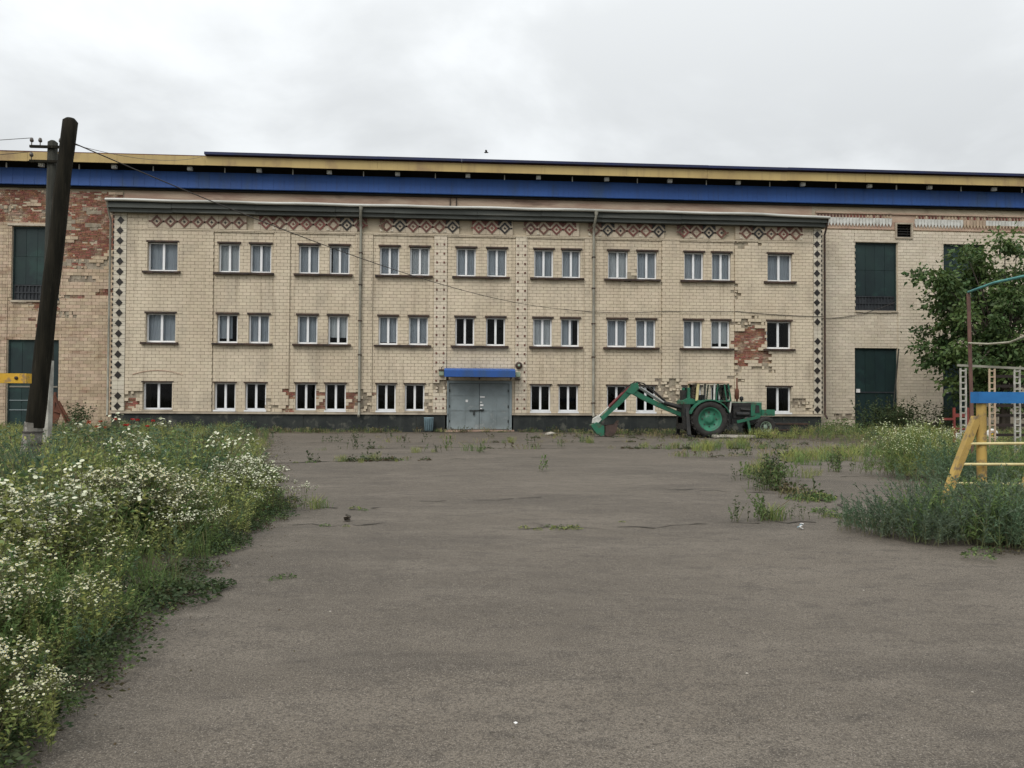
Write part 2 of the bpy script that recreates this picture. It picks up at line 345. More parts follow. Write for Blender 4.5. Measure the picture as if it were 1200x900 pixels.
BED = [(-1.95, -37.5), (-2.0, -34), (-2.12, -31.6), (-2.42, -28.5), (-2.42, -26.2), (-3.1, -24.2), (-4.1, -20), (-5.0, -16), (-6.0, -11.5), (-7.4, -5.5), (-9.2, -2.6), (-33, -2.2), (-33, -37.5)]
VERGE = [(13.0, -4.2), (13.8, -10), (12.4, -14), (9.3, -19.5), (8.2, -24.4), (6.6, -26.6), (5.6, -28.2), (5.9, -28.9), (9, -30.2), (45, -32), (45, -1.5), (13.0, -1.2)]
STRIP = [(-9.3, -2.6), (-8, -3.3), (-3, -2.3), (-1.0, -1.6), (2.9, -1.5), (6, -2.6), (9, -3.4), (13.05, -4.1), (13.05, -.6), (-9.3, -.6)]
def wob(poly, step=.5, amp=.16, keep=()):
    o = []
    for i in range(len(poly)):
        a = np.array(poly[i]); b = np.array(poly[(i+1) % len(poly)]); n = max(1, int(np.linalg.norm(b-a)/step))
        if np.linalg.norm(b-a) > 14: n = 1
        for k in range(n):
            p = a+(b-a)*k/n; o.append((p[0]+random.uniform(-amp, amp), p[1]+random.uniform(-amp, amp)))
    return o
def inside(P, poly):
    x, y = P[:, 0], P[:, 1]; r_ = np.zeros(len(P), bool); n = len(poly)
    for i in range(n):
        x1, y1 = poly[i]; x2, y2 = poly[(i+1) % n]; c = ((y1 > y) != (y2 > y)) & (x < (x2-x1)*(y-y1)/(y2-y1+1e-12)+x1); r_ ^= c
    return r_
def cover(name, poly, lift, m, st=.16):      # ragged sheet of soil lying on the uneven yard
    P = np.array(poly); xs = np.arange(P[:, 0].min()-.5, P[:, 0].max()+.5, st); ys = np.arange(P[:, 1].min()-.5, P[:, 1].max()+.5, st)
    X, Y = np.meshgrid(xs, ys); X = X+rng.uniform(-.06, .06, X.shape); Y = Y+rng.uniform(-.06, .06, Y.shape)
    jit = np.stack([X[:-1, :-1]+.14*np.sin(Y[:-1, :-1]*5.1+X[:-1, :-1]*2.3)+rng.uniform(-.1, .1, X[:-1, :-1].shape), Y[:-1, :-1]+.14*np.sin(X[:-1, :-1]*4.3)], -1).reshape(-1, 2)
    ok = inside(jit, poly); nx = len(xs); idx = np.arange(len(ys)*nx).reshape(len(ys), nx)
    F = np.stack([idx[:-1, :-1], idx[:-1, 1:], idx[1:, 1:], idx[1:, :-1]], -1).reshape(-1, 4)[ok]
    used, inv = np.unique(F, return_inverse=True); okg = ok.reshape(len(ys)-1, nx-1); full_ = np.zeros(X.shape, int)
    for dj in (0, 1):
        for di in (0, 1): full_[dj:dj+len(ys)-1, di:di+nx-1] += okg
    V = np.stack([X, Y, gz(X, Y)+np.where(full_ == 4, lift, -.03)], -1).reshape(-1, 3)[used]; F = inv.reshape(-1, 4)
    me = bpy.data.meshes.new(name); me.vertices.add(len(V)); me.vertices.foreach_set('co', V.astype(np.float32).ravel()); me.loops.add(F.size); me.loops.foreach_set('vertex_index', F.astype(np.int32).ravel())
    me.polygons.add(len(F)); me.polygons.foreach_set('loop_start', np.arange(0, F.size, 4, dtype=np.int32)); me.materials.append(M[m]); me.update(calc_edges=True)
    return tag(link(name, me), kind='structure')
cover('flower_bed_soil', BED, .012, 'soil'); cover('grass_verge', VERGE, .012, 'soil'); cover('soil_strip', STRIP, .016, 'soil')

# cracks in the asphalt: thin irregular sunken seams
def crack(pts, w=.03):
    pts = [Vector((x, y, 0)) for x, y in pts]; P = []
    for a, b in zip(pts[:-1], pts[1:]):
        n = max(2, int((b-a).length/.16))
        for k in range(n): P.append(a+(b-a)*k/n+Vector((random.uniform(-.07, .07), random.uniform(-.12, .12), 0)))
    P.append(pts[-1]); vs = []; fs = []; gap_ = [random.random() < .22 for _ in P]
    for i, p in enumerate(P):
        d = (P[min(i+1, len(P)-1)]-P[max(0, i-1)]).normalized(); nrm = Vector((-d.y, d.x, 0)); ww = w*.62*random.uniform(.15, 1.6)*(.3 if i in (0, len(P)-1) else 1)
        for s in (-1, 1):
            q = p+nrm*ww*s; vs.append((q.x, q.y, float(gz(q.x, q.y))+.007))
        if i and not gap_[i]: b = 2*i; fs.append((b-2, b, b+1, b-1))
    mb = MB(); mb.add(vs, fs); return tag(mb.build('crack', 'crack', yard))
for pts, w in [([(-4.6, -18.2), (-3.4, -17.9), (-2.4, -17.5), (-1.2, -17.3)], .07), ([(-1.2, -17.3), (.6, -16.9), (2.5, -16.6)], .03),
               ([(-4.5, -13.2), (-2, -13), (1, -12.6), (5, -12.4), (9, -12.7)], .06), ([(3.4, -23.6), (4.2, -24.0), (5.2, -24.4), (5.6, -24.9)], .035),
               ([(-2.0, -25.7), (-1.55, -25.9), (-1.1, -25.6)], .05), ([(-2.1, -27.2), (-1.5, -27.4), (-.9, -27.1)], .03),
               ([(.4, -27.5), (1.2, -27.4), (1.9, -27.5), (3.2, -27.3), (4.9, -27.2)], .022), ([(5.2, -24.3), (5.5, -25.8), (5.0, -27.2)], .05),
               ([(4.9, -21.2), (6.4, -21.6), (8.2, -21.2)], .04), ([(-5.2, -9.5), (0, -9.0), (6, -8.6), (12, -8.8)], .07),
               ([(6.2, -20.7), (5.7, -22.5), (5.3, -24.3)], .05), ([(1.0, -27.4), (.9, -26.9)], .008), ([(-1.0, -24.8), (.4, -24.9), (1.5, -24.7)], .02),
               ([(-.7, -33.6), (-.2, -33.5), (.2, -33.55)], .008)]:
    crack(pts, w)

# ------------------------------------------------------------------ office block (three storeys)
OB = thing('office_block', 'three storey cream brick office block with white windows and diamond frieze', 'building', (0, 0, 0))
XL, XR = -16.05, 17.7
WIN = []     # x0,x1,z0,z1,storey,index
f3 = [(-14.50, -13.15), (-11.29, -10.34), (-9.85, -8.89), (-7.61, -6.67), (-6.19, -5.26), (-3.84, -2.93), (-2.42, -1.50), (-.22, .70), (1.24, 2.17), (3.50, 4.42), (4.84, 5.74), (7.08, 8.05), (8.50, 9.47), (10.83, 11.78), (12.20, 13.14), (14.96, 16.20)]
f1 = [(-14.62, -13.30), (-11.40, -10.45), (-10.00, -9.05), (-7.70, -6.75), (-6.32, -5.37), (-3.94, -3.04), (-2.61, -1.69), (3.36, 4.31), (4.71, 5.65), (7.05, 8.01), (8.48, 9.42), (10.74, 11.68), (12.17, 13.10), (14.90, 16.14)]
for i, (a, b) in enumerate(f3): WIN.append((a, b, 7.40, 8.75, 3, i))
for i, (a, b) in enumerate(f3): WIN.append((a-.03, b-.05, 4.10, 5.44, 2, i))
for i, (a, b) in enumerate(f1): WIN.append((a, b, .98, 2.24, 1, i))
DOOR = (-.62, 2.46, -.1, 2.42)
OPEN = [w[:4] for w in WIN]+[DOOR]
def wall_holes(mb, x0, x1, z0, z1, y, depth, holes, m=0, mr=1):
    xs = sorted({x0, x1, *[q for h in holes for q in h[:2] if x0 < q < x1]}); zs = sorted({z0, z1, *[q for h in holes for q in h[2:4] if z0 < q < z1]})
    for i in range(len(xs)-1):
        for j in range(len(zs)-1):
            cx, cz = (xs[i]+xs[i+1])/2, (zs[j]+zs[j+1])/2
            if any(h[0] < cx < h[1] and h[2] < cz < h[3] for h in holes): continue
            mb.add([(xs[i], y, zs[j]), (xs[i+1], y, zs[j]), (xs[i+1], y, zs[j+1]), (xs[i], y, zs[j+1])], [(0, 1, 2, 3)], m)
    for h in holes:
        a, b, c, d = h[:4]; c = max(c, z0); e = y+depth
        mb.add([(a, y, c), (a, e, c), (a, e, d), (a, y, d)], [(0, 1, 2, 3)], mr); mb.add([(b, y, c), (b, e, c), (b, e, d), (b, y, d)], [(3, 2, 1, 0)], mr)
        mb.add([(a, y, d), (b, y, d), (b, e, d), (a, e, d)], [(0, 1, 2, 3)], mr)
        if c > z0: mb.add([(a, y, c), (b, y, c), (b, e, c), (a, e, c)], [(3, 2, 1, 0)], mr)
YB = .10
wb = MB(); wall_holes(wb, XL, XR, .84, 10.1, YB, .25, OPEN)
wb.box(XL, XL+.3, YB+.001, 4.0, .84, 10.1, 0); wb.box(XR-.3, XR, YB+.001, 4.0, .84, 10.1, 0)
wb.build('wall', ['joint', 'plaster'], OB)
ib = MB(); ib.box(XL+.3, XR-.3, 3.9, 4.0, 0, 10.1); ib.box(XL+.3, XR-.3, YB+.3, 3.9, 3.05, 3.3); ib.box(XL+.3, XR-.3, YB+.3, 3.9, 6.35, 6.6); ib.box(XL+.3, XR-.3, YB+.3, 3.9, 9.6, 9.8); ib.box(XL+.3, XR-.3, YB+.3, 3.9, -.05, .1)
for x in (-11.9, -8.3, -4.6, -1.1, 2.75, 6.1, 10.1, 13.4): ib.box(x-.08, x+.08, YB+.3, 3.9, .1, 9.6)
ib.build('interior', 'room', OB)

BAYS = [(-11.5, -8.74), (-8.0, -4.98), (-4.15, -1.28), (-.66, 2.60), (3.17, 5.92), (6.46, 9.70), (10.58, 13.32)]
# patches where the facing has come off: x0,x1,z0,z1, kind ('b' red brick shows, 'm' bare mortar)
PATCH = [(13.37, 14.85, 3.36, 5.12, 'b'), (13.2, 14.6, 5.1, 5.5, 'm'), (14.5, 15.0, 3.1, 3.7, 'm'), (-8.12, -7.76, 1.0, 1.75, 'b'), (-6.72, -6.34, 1.0, 1.95, 'b'), (-5.3, -4.92, 1.05, 1.65, 'b'),
         (-4.66, -4.2, 1.0, 1.95, 'm'), (-4.2, -3.98, 1.5, 1.72, 'b'), (-9.05, -8.72, 1.0, 1.5, 'm'), (-1.3, -.72, 1.92, 2.38, 'm'), (-15.5, -14.95, 1.0, 1.35, 'b'), (-15.2, -14.7, 1.5, 1.75, 'm'), (-15.75, -15.2, 1.1, 1.35, 'm'),
         (9.55, 10.5, 1.55, 2.55, 'm'), (13.3, 13.55, 6.5, 7.2, 'm'), 
         (16.3, 17.1, 1.25, 1.75, 'm'), (16.8, 17.3, 1.0, 1.3, 'm'), (13.5, 14.4, 9.15, 9.4, 'm'), (13.25, 13.6, 2.4, 3.2, 'm'), (8.08, 8.45, 7.42, 7.7, 'm'),
         (-1.62, -1.4, 1.0, 1.6, 'm'), (11.78, 12.15, 1.05, 1.4, 'm')]
def h2(a, b): return (math.sin(a*127.1+b*311.7)*43758.5453) % 1.0
def patch_at(x, z, plist):
    for (a, b, c, d, k) in plist:
        j = .22*(h2(round(x*5), round(z*7))-.5)*2
        if a-j < x < b+j and c-j*.8 < z < d+j*.8: return k
    return None
y_at = lambda yf, x, z: yf(x, z)+random.uniform(0, .012)
CH, TL, JT = .155, .34, .013
def tiles(mb, x0, x1, z0, z1, holes, patches, yfun, yback, mats=lambda x, z: 0, ch=CH, tl=TL, full=None, drop=.004):
    nrow = int((z1-z0)/ch+.001); 
    for j in range(nrow+1):
        za, zb = z0+j*ch, min(z0+(j+1)*ch, z1)
        if zb-za < .05: continue
        off = (j % 2)*tl*.5
        brk = sorted({x0, x1, *[q for q in yfun.breaks if x0 < q < x1]})
        cut = []
        for a, b in zip(brk[:-1], brk[1:]):
            x = x0+math.floor((a-x0)/tl)*tl-off
            while x < b:
                s, e = max(x, a), min(x+tl, b)
                if e-s > .03: cut.append((s, e))
                x += tl
        for s, e in cut:
            segs = [(s, e, za, zb)]
            for h in holes:
                nx = []
                for (p, q, c, d) in segs:
                    if q <= h[0] or p >= h[1] or d <= h[2] or c >= h[3]: nx.append((p, q, c, d)); continue
                    if c < h[2]-.04 : nx.append((p, q, c, h[2])); 
                    if d > h[3]+.04: nx.append((p, q, h[3], d))
                    c2, d2 = max(c, h[2]), min(d, h[3])
                    if p < h[0]-.03: nx.append((p, h[0], c2, d2))
                    if q > h[1]+.03: nx.append((h[1], q, c2, d2))
                segs = nx
            for (p, q, c, d) in segs:
                cx, cz = (p+q)/2, (c+d)/2; k = patch_at(cx, cz, patches)
                if k == 'b':
                    for zz_ in np.arange(c, d-.03, .0775):
                        t = p
                        while t < q-.04:
                            w = min(random.choice((.24, .24, .13)), q-t); yy = yback-.022+random.uniform(-.012, .012)
                            if random.random() > .06: mb['brick'].box(t+.006, t+w-.006, yy, yback, zz_+.006, zz_+.066, 0, False)
                            t += w
                    continue
                if k == 'm':
                    for (pa, qa) in ((p, (p+q)/2+random.uniform(-.05, .05)), ((p+q)/2+random.uniform(-.05, .05), q)):
                        if random.random() < .28:      # broken remains of a tile
                            w_ = random.uniform(.06, .16); mb['tile'].box(pa, pa+w_, y_at(yfun, cx, cz), yback+.001, c+random.uniform(.0, .05), d-random.uniform(0, .04), mats(cx, cz), False)
                        if qa-pa > .02: mb['brick'].box(pa+random.uniform(-.05, .01), qa+random.uniform(-.01, .05), yback-random.uniform(.006, .035), yback, c+random.uniform(-.03, .0), d+random.uniform(0, .03), 1, False)
                    continue
                y = yfun(cx, cz)+random.uniform(-.003, .003)
                mi = mats(cx, cz)
                if full is not None and abs((q-p)-tl) < 1e-4 and abs((d-c)-ch) < 1e-4 and mi == 0 and len(full) < 300 and full_ok(cx, cz): full.append((p, c, y)); continue
                mb['tile'].box(p+JT/2, q-JT/2, y, yback+.001, c+JT/2, d-JT/2, mi, False)
class YF:
    def __init__(s): s.breaks = [q for b in BAYS for q in b]
    def __call__(s, x, z): return .055 if any(a < x < b for a, b in BAYS) and z < 9.32 else 0.0
full_ok = lambda x, z: x > 13.4 and z < 9.0
FZ0, FZ1 = 9.38, 10.06                      # frieze band
mbs = {'tile': MB(), 'brick': MB()}; full = []
PIL = [(-1.28, -.66), (2.60, 3.17)]
tm = lambda x, z: 1 if any(a < x < b for a, b in PIL) else 0
tiles(mbs, XL+.62, XR-.44, .90, FZ0, OPEN, PATCH, YF(), YB, tm, full=full)
tiles(mbs, XL+.62, -14.5, FZ0+.01, FZ1, [], PATCH, YF(), YB)
tiles(mbs, 16.5, XR-.44, FZ0+.01, FZ1, [], PATCH, YF(), YB)
tag(mbs['tile'].build('tile_cladding', ['tile', 'tile_pale'], OB), kind='stuff')
tag(mbs['brick'].build('exposed_brickwork', ['brick', 'mortar'], OB), kind='stuff')
tb = MB(); tb.box(JT/2, TL-JT/2, 0, .098, JT/2, CH-JT/2, 0, False); tme = tb.mesh('facing_tile', ['tile'])
for (p, c, y) in full: link('facing_tile', tme, OB, (p, y, c))
# pilaster studs
st = MB()
for cx in (-.97, 2.885):
    for k in range(20):
        z = 1.12+k*.432
        if z > 9.3: break
        for s in (-.17, .17):
            if patch_at(cx+s, z, PATCH) or (cx > 2 and s < 0 and 1.9 < z < 2.9) or random.random() < .03: continue
            st.box(cx+s-.04, cx+s+.04, -.02, .02, z-.045, z+.045)
tag(st.build('pilaster_studs', 'brown_tile', OB), kind='stuff')
# corner strips with black diamonds
for (a, b, zs_) in ((XL+.04, XL+.60, None), (XR-.42, XR-.04, None)):
    t = MB(); z = .92
    while z < 9.98: 
        t.box(a, (a+b)/2-.006, -.004, YB, z+.006, z+.19, 0, False); t.box((a+b)/2+.006, b, -.004, YB, z+.006, z+.19, 0, False); z += .196
    t.build('corner_strip', 'white_strip', OB)
dm = MB(); q = .175; dm.add([(0, -.022, -q), (q*.92, -.022, 0), (0, -.022, q), (-q*.92, -.022, 0), (0, 0, -q), (q*.92, 0, 0), (0, 0, q), (-q*.92, 0, 0)], [(0, 1, 2, 3), (0, 4, 5, 1), (1, 5, 6, 2), (2, 6, 7, 3), (3, 7, 4, 0)])
dme = dm.mesh('diamond_tile', ['black_tile'])
for cx, skip in ((XL+.32, 2), (XR-.26, 8)):
    for k in range(19):
        z = 1.13+k*.478
        if k == skip: continue
        link('diamond_tile', dme, OB, (cx+random.uniform(-.015, .015), -.004, z)).rotation_euler = (0, random.uniform(-.06, .06), 0)
edge = MB()
for cx in (XL+.02, XR-.02):
    for z in np.arange(.95, 10, .24): edge.box(cx-.03, cx+.03, -.012, .02, z, z+.12)
tag(edge.build('corner_toothing', 'black_tile', OB), kind='stuff')
# frieze
fb = MB(); fparts = []
def frieze_gap(x): return any(a < x < b for a, b in ((-10.15, -9.65), (-4.75, -3.55), (-.15, .5), (2.62, 3.2), (5.75, 6.3), (9.85, 10.75), (12.8, 13.35)))
x = -14.5
while x < 16.45:
    e = min(x+.32, 16.5)
    if not frieze_gap((x+e)/2):
        fb.box(x+.005, e-.005, .0+random.uniform(0, .006), YB, FZ0+.03, FZ0+.33, 0, False); fb.box(x+.005, e-.005, 0+random.uniform(0, .006), YB, FZ0+.34, FZ1, 0, False)
    elif fb.v: fparts.append(fb); fb = MB()
    x = e
fparts.append(fb)
for fb in fparts:
    if fb.v: tag(fb.build('frieze_panel', ['cream_tile'], OB), kind='stuff')
def ornament(m, tri, core):
    o = MB(); R1, R0 = .285, .175
    for k in range(4):
        a, b = math.pi/2*k, math.pi/2*(k+1); c = [(math.cos(t)*rr, math.sin(t)*rr) for rr in (R1, R0) for t in (a, b)]
        P = [c[0], c[1], c[3], c[2]]
        o.add([(x, -.03, z) for x, z in P]+[(x, 0, z) for x, z in P], [(3, 2, 1, 0)]+[(i, (i+1) % 4, (i+1) % 4+4, i+4) for i in range(4)], 0)
    if core: o.prism([(0, -.06), (.06, 0), (0, .06), (-.06, 0)], -.028, 0, 1)
    o.prism([(.285, -.035), (.355, -.035), (.355, .035), (.285, .035)], -.026, 0, 0); o.prism([(-.355, -.035), (-.285, -.035), (-.285, .035), (-.355, .035)], -.026, 0, 0)
    if tri:
        for s in (-1, 1):
            o.prism([(s*.32, .10), (s*.10, .33), (s*.32, .33)][::s], -.024, 0, 0)
            if tri > 1: o.prism([(s*.32, -.12), (s*.32, -.26), (s*.17, -.26)][::s], -.024, 0, 2)
    return o.mesh('diamond_ornament', m)
oA = ornament(['brown_tile', 'black_tile', 'cream_tile'], 0, True); oB = ornament(['maroon_tile', 'maroon_tile', 'cream_tile'], 1, True); oC = ornament(['brown_tile', 'maroon_tile', 'white_strip'], 2, False); oD = ornament(['black_tile', 'black_tile', 'cream_tile'], 1, True)
x = -14.1; k = 0
while x < 16.4:
    if not frieze_gap(x):
        me_ = oA if x < -10 else (oB, oB, oD, oC)[k*7 % 4 if k*7 % 5 else 0]
        if x > 7: me_ = (oB, oC, oD, oA)[k % 4]
        link('diamond_ornament', me_, OB, (x, -.001, 9.72))
    x += .622; k += 1
lb = MB()
for a, b in zip([XL+.62]+[q for q in [b[1] for b in BAYS]], [b[0] for b in BAYS]+[XR-.44]): lb.box(a, b, -.02, .0, 9.33, 9.385)
for a, b in BAYS: lb.box(a, b, -.02, .055, 9.33, 9.385)
lb.build('frieze_ledge', 'tile', OB)

# windows
def make_window(w, storey, i):
    x0, x1, z0, z1 = w; cx = (x0+x1)/2; fy0, fy1 = YB+.09, YB+.16
    m = MB(); b = .065
    m.box(x0, x1, fy0, fy1, z0, z0+.08); m.box(x0, x1, fy0, fy1, z1-.06, z1)
    m.box(x0, x0+b, fy0, fy1, z0+.08, z1-.06); m.box(x1-b, x1, fy0, fy1, z0+.08, z1-.06)
    m.box(cx-.05, cx+.05, fy0-.012, fy1, z0+.08, z1-.06)
    wo = m.build('window', ['pvc'], OB)
    for a, c in ((x0+b, cx-.05), (cx+.05, x1-b)):
        p = MB(); p.box(a, c, fy0+.03, fy0+.045, z0+.08, z1-.06); p.build('pane', ['glass'], wo)
    cur = storey == 3 or (storey == 2 and i not in (7, 8, 15)) 
    if cur:
        drop = z0+.06
        if storey == 2 and i in (1, 4, 5, 14): drop = z0+random.uniform(.1, .35)
        xa, xb = x0+.02, x1-.02
        if storey == 2 and i in (1, 10): xb = x1-.3
        if storey == 3 and i in (4, 13): xa = x0+.12
        n = 24; vs = []; fs = []
        for k in range(n+1):
            xx = xa+(xb-xa)*k/n; yy = fy1+.07+.02*math.sin(k*1.9+i)+.008*math.sin(k*4.1)
            vs += [(xx, yy, drop), (xx, yy, z1-.02)]
            if k: fs.append((2*k-2, 2*k, 2*k+1, 2*k-1))
        c = MB(); c.add(vs, fs, 0, True); c.build('curtain', ['curtain2' if (i*7+storey) % 5 == 0 else 'curtain'], wo)
    lm = MB(); lm.box(x0-.06, x1+.07, -.015, YB+.14, z1-.02 if False else z1, z1+(.08 if storey > 1 else .05)); lm.build('lintel', ['dark_steel'], OB)  # dark steel lintel whose colour also paints the shade line over the window
    if storey == 1:
        s = MB(); s.box(x0-.03, x1+.03, -.03, fy0, z0-.07, z0); s.build('sill', ['pvc' if i % 3 else 'ledge'], OB)
for w in WIN: make_window(w[:4], w[4], w[5])
for fl, z in ((3, 7.40), (2, 4.10)):
    ws = [w for w in WIN if w[4] == fl]; prs = [(0, 0)]+[(k, k+1) for k in range(1, 15, 2)]+[(15, 15)]
    for a, b in prs:
        x0, x1 = ws[a][0]-.20, ws[b][1]+.16; s = MB(); n = 7
        for k in range(n):       # bent sheet metal sill
            s.box(x0+(x1-x0)*k/n, x0+(x1-x0)*(k+1)/n, -.10-random.uniform(0, .04), YB+.09, z-.085-random.uniform(0, .03), z-.012-random.uniform(0, .004))
        s.build('sill', ['dark_steel'], OB)
# brick arch scar above the lower left window
ar = MB()
for k in range(14):
    t = -1+2*k/13; ar.obox((-13.95+t*1.05, -.008, 2.62+.17*(1-t*t)), (.15, .03, .035), Matrix.Rotation(t*.32, 3, 'Y'))
ar.build('arch_scar', 'stained', OB)

# plinth and ledge
for a, b in ((XL+.05, DOOR[0]-.08), (DOOR[1]+.08, XR-.05)):
    x = a
    while x < b-.01:
        e = min(x+random.uniform(1.6, 2.6), b); pb = MB(); pb.box(x, e-.006, .02+random.uniform(-.02, .02), .4, -.1, .80); pb.build('plinth_block', 'plinth', OB); x = e
lg = MB()
for a, b in ((XL+.02, DOOR[0]), (DOOR[1], XR-.02)):
    x = a
    while x < b-.01: e = min(x+random.uniform(.6, 1.6), b); lg.box(x, e, -.06-random.uniform(0, .015), .3, .80, .89); x = e
lg.build('plinth_ledge', 'ledge', OB)

# gate
dj = MB(); dj.box(DOOR[0], DOOR[0]+.08, .02, .3, .05, 2.42); dj.box(DOOR[1]-.12, DOOR[1], .02, .3, .05, 2.42); dj.box(DOOR[0]+.08, DOOR[1]-.12, .02, .3, 2.3, 2.42); dj.build('gate_frame', 'gate', OB)
def leaf(x0, x1, ribs, hinge):
    m = MB(); m.box(x0, x1, .10, .14, .12, 2.29)
    for z in (.12, 1.0, 1.72, 2.2): m.box(x0, x1, .082, .10, z, z+.07)
    for x in ribs: m.box(x-.035, x+.035, .080, .0995, .19, 2.2)
    o = m.build('gate_leaf', 'gate', OB)
    h = MB()
    for z in (.5, 1.2, 1.95): h.tube([(hinge, .075, z-.06), (hinge, .075, z+.06)], .025)
    h.build('hinge', 'gate_dark', o); return o
l1 = leaf(-.53, .905, (-.49, .2, .865), -.5); l2 = leaf(.925, 2.33, (.965, 1.48, 1.7, 2.29), 2.29)
hb = MB(); hb.box(.45, 1.12, .05, .085, .98, 1.04); hb.box(.62, .70, .045, .08, .78, .98); hb.tube([(.9, .03, 1.03), (1.05, .0, 1.06), (1.15, .03, 1.05)], .018); hb.build('lock_bar', 'gate_dark', l1)
pk = MB(); pk.box(.26, .38, .072, .0805, 1.40, 1.52); pk.build('sticker', 'paper', l1)
for z, w, h in ((1.62, .22, .07), (1.38, .1, .05), (1.22, .16, .09), (1.08, .1, .05)):
    pk = MB(); pk.box(.95, .95+w, .070, .0785, z, z+h); pk.build('sticker', 'paper', l2)
th = MB(); th.box(DOOR[0]-.1, DOOR[1]+.1, -.35, .3, -.05, .09); th.build('threshold', 'stained', OB)
cn = MB(); cn.prism([(0, 0), (0, 0)], 0, 0) if False else None
cn.add([(x, y, z) for x in (-.74, 2.56) for (y, z) in ((-.85, 2.58), (-.85, 2.88), (-.80, 2.93), (.05, 3.02), (.05, 2.96), (-.80, 2.87), (-.80, 2.58))],
       [(0, 1, 2, 3, 4, 5, 6), (13, 12, 11, 10, 9, 8, 7)]+[(i, i+7, (i+1) % 7+7, (i+1) % 7) for i in range(7)])
co = cn.build('canopy', 'blue', OB)
br = MB()
for x in (-.62, .9, 2.4): br.beam((x, .08, 2.5), (x, -.78, 2.62), .05, .05); br.beam((x, .08, 2.5), (x, .08, 2.95), .05, .05)
br.box(-.62, 2.4, -.78, -.72, 2.56, 2.62); br.build('canopy_bracket', 'dark_steel', co)
lp = MB(); lp.box(-1.0, -.78, -.16, .0, 2.66, 2.88, 0); lp.box(-1.02, -.74, -.2, 0, 2.88, 2.95, 1); lp.tube([(-.89, -.08, 2.95), (-.89, -.08, 3.05), (-.8, -.05, 3.08)], .02, m=1); lp.build('wall_lamp', ['lamp_green', 'dark_steel'], OB)
lp = MB(); lp.lathe([(.0, -.14), (.15, -.14), (.17, -.1), (.17, 0)], (2.78, 0, 3.16), 'y', 16, 1); lp.lathe([(0, -.17), (.06, -.17), (.06, -.14)], (2.78, 0, 3.16), 'y', 12, 0); lp.build('bell', ['lamp_green', 'dark_steel'], OB)
lp = MB(); lp.box(2.63, 2.84, -.15, 0, 2.62, 2.85, 0); lp.box(2.6, 2.86, -.2, 0, 2.48, 2.55, 1); lp.build('wall_lamp', ['lamp_green', 'dark_steel'], OB)

# cornice, gutter, roof, pipes
c = MB(); x = XL-.1
while x < XR+.1:
    e = min(x+random.uniform(2.5, 4), XR+.12); dz = random.uniform(-.015, .015)
    c.box(x, e-.008, -.30+random.uniform(-.015, .015), 1.0, 10.07+dz, 10.24+dz); c.box(x, e-.012, -.42+random.uniform(-.01, .01), 1.0, 10.245+dz, 10.46+dz); x = e
c.build('cornice', 'cornice', OB)
gt = MB(); n = 40; pts = [(XL-.15+(XR+.3-XL)*k/n, -.52, 10.55+.012*math.sin(k*1.3)-.10*max(0, (k-36)/4)) for k in range(n+1)]
gt.tube(pts, .07, 8); gt.build('gutter', 'gutter', OB)
rf = MB(); rf.add([(XL-.1, -.46, 10.52), (XR+.12, -.46, 10.50), (XR+.12, 1.2, 10.78), (XL-.1, 1.2, 10.80), (XL-.1, -.46, 10.465), (XR+.12, -.46, 10.465), (XR+.12, 1.2, 10.47), (XL-.1, 1.2, 10.47)], [(0, 1, 2, 3), (0, 4, 5, 1), (1, 5, 6, 2), (3, 7, 4, 0)]); rf.build('roof', 'cornice', OB)
for px, mm in ((-4.72, 'pipe'), (6.35, 'pipe')):
    d = MB(); d.tube([(px+.05, -.50, 10.52), (px+.05, -.50, 10.32)], [.11, .07], 10); d.tube([(px+.05, -.50, 10.33), (px+.02, -.42, 10.1), (px, -.13, 9.75), (px, -.10, 9.55), (px, -.10, 1.0), (px, -.18, .8), (px, -.32, .72)], .062, 10)
    o = d.build('drainpipe', mm, OB); bk = MB()
    for z in (1.4, 3.6, 5.2, 6.9, 8.4): bk.box(px-.085, px+.085, -.17, .0, z-.025, z+.025)
    bk.build('pipe_bracket', 'dark_steel', o)
for px in (XL-.10, XR+.10):
    d = MB(); d.tube([(px, -.45, 10.5), (px, -.3, 10.1), (px, -.06, 9.7), (px, -.06, .9), (px+.05, -.2, .7)], .05, 8); d.build('corner_pipe', 'pipe' if px < 0 else 'dark_steel', OB)

# ------------------------------------------------------------------ long factory hall behind
FH = thing('factory_hall', 'long brick factory hall behind with blue and yellow sheet metal roof edge', 'building', (0, 1, 0))
FH_Y = 1.0
def fhp(mb, name, mats, parent=None):        # hall parts are modelled in world metres, origin on the hall's front line
    mb.v = [(x, y-(FH_Y if parent is None else FH_Y), z) for x, y, z in mb.v]
    return mb.build(name, mats, parent or FH)
HOLE = [(19.93, 22.13, 6.16, 9.62), (19.90, 22.13, -.1, 4.25), (24.58, 26.78, 6.16, 9.62), (24.55, 26.78, -.1, 4.25), (29.2, 31.4, 6.16, 9.62), (29.2, 31.4, -.1, 4.25),
        (22.10, 22.86, 9.92, 10.58), (-21.1, -18.92, 6.08, 9.58), (-21.22, -18.90, -.1, 4.22), (-25.8, -23.6, 6.08, 9.58), (-25.8, -23.6, -.1, 4.22)]
HB = FH_Y+.06
w_ = MB(); wall_holes(w_, -36, XL+.01, -.1, 11.5, HB, .3, [h for h in HOLE if h[0] < 0]); wall_holes(w_, XR-.01, 46, -.1, 11.5, HB, .3, [h for h in HOLE if h[0] > 0])
w_.add([(XL, HB, 10.0), (XR, HB, 10.0), (XR, HB, 11.5), (XL, HB, 11.5)], [(0, 1, 2, 3)], 2)
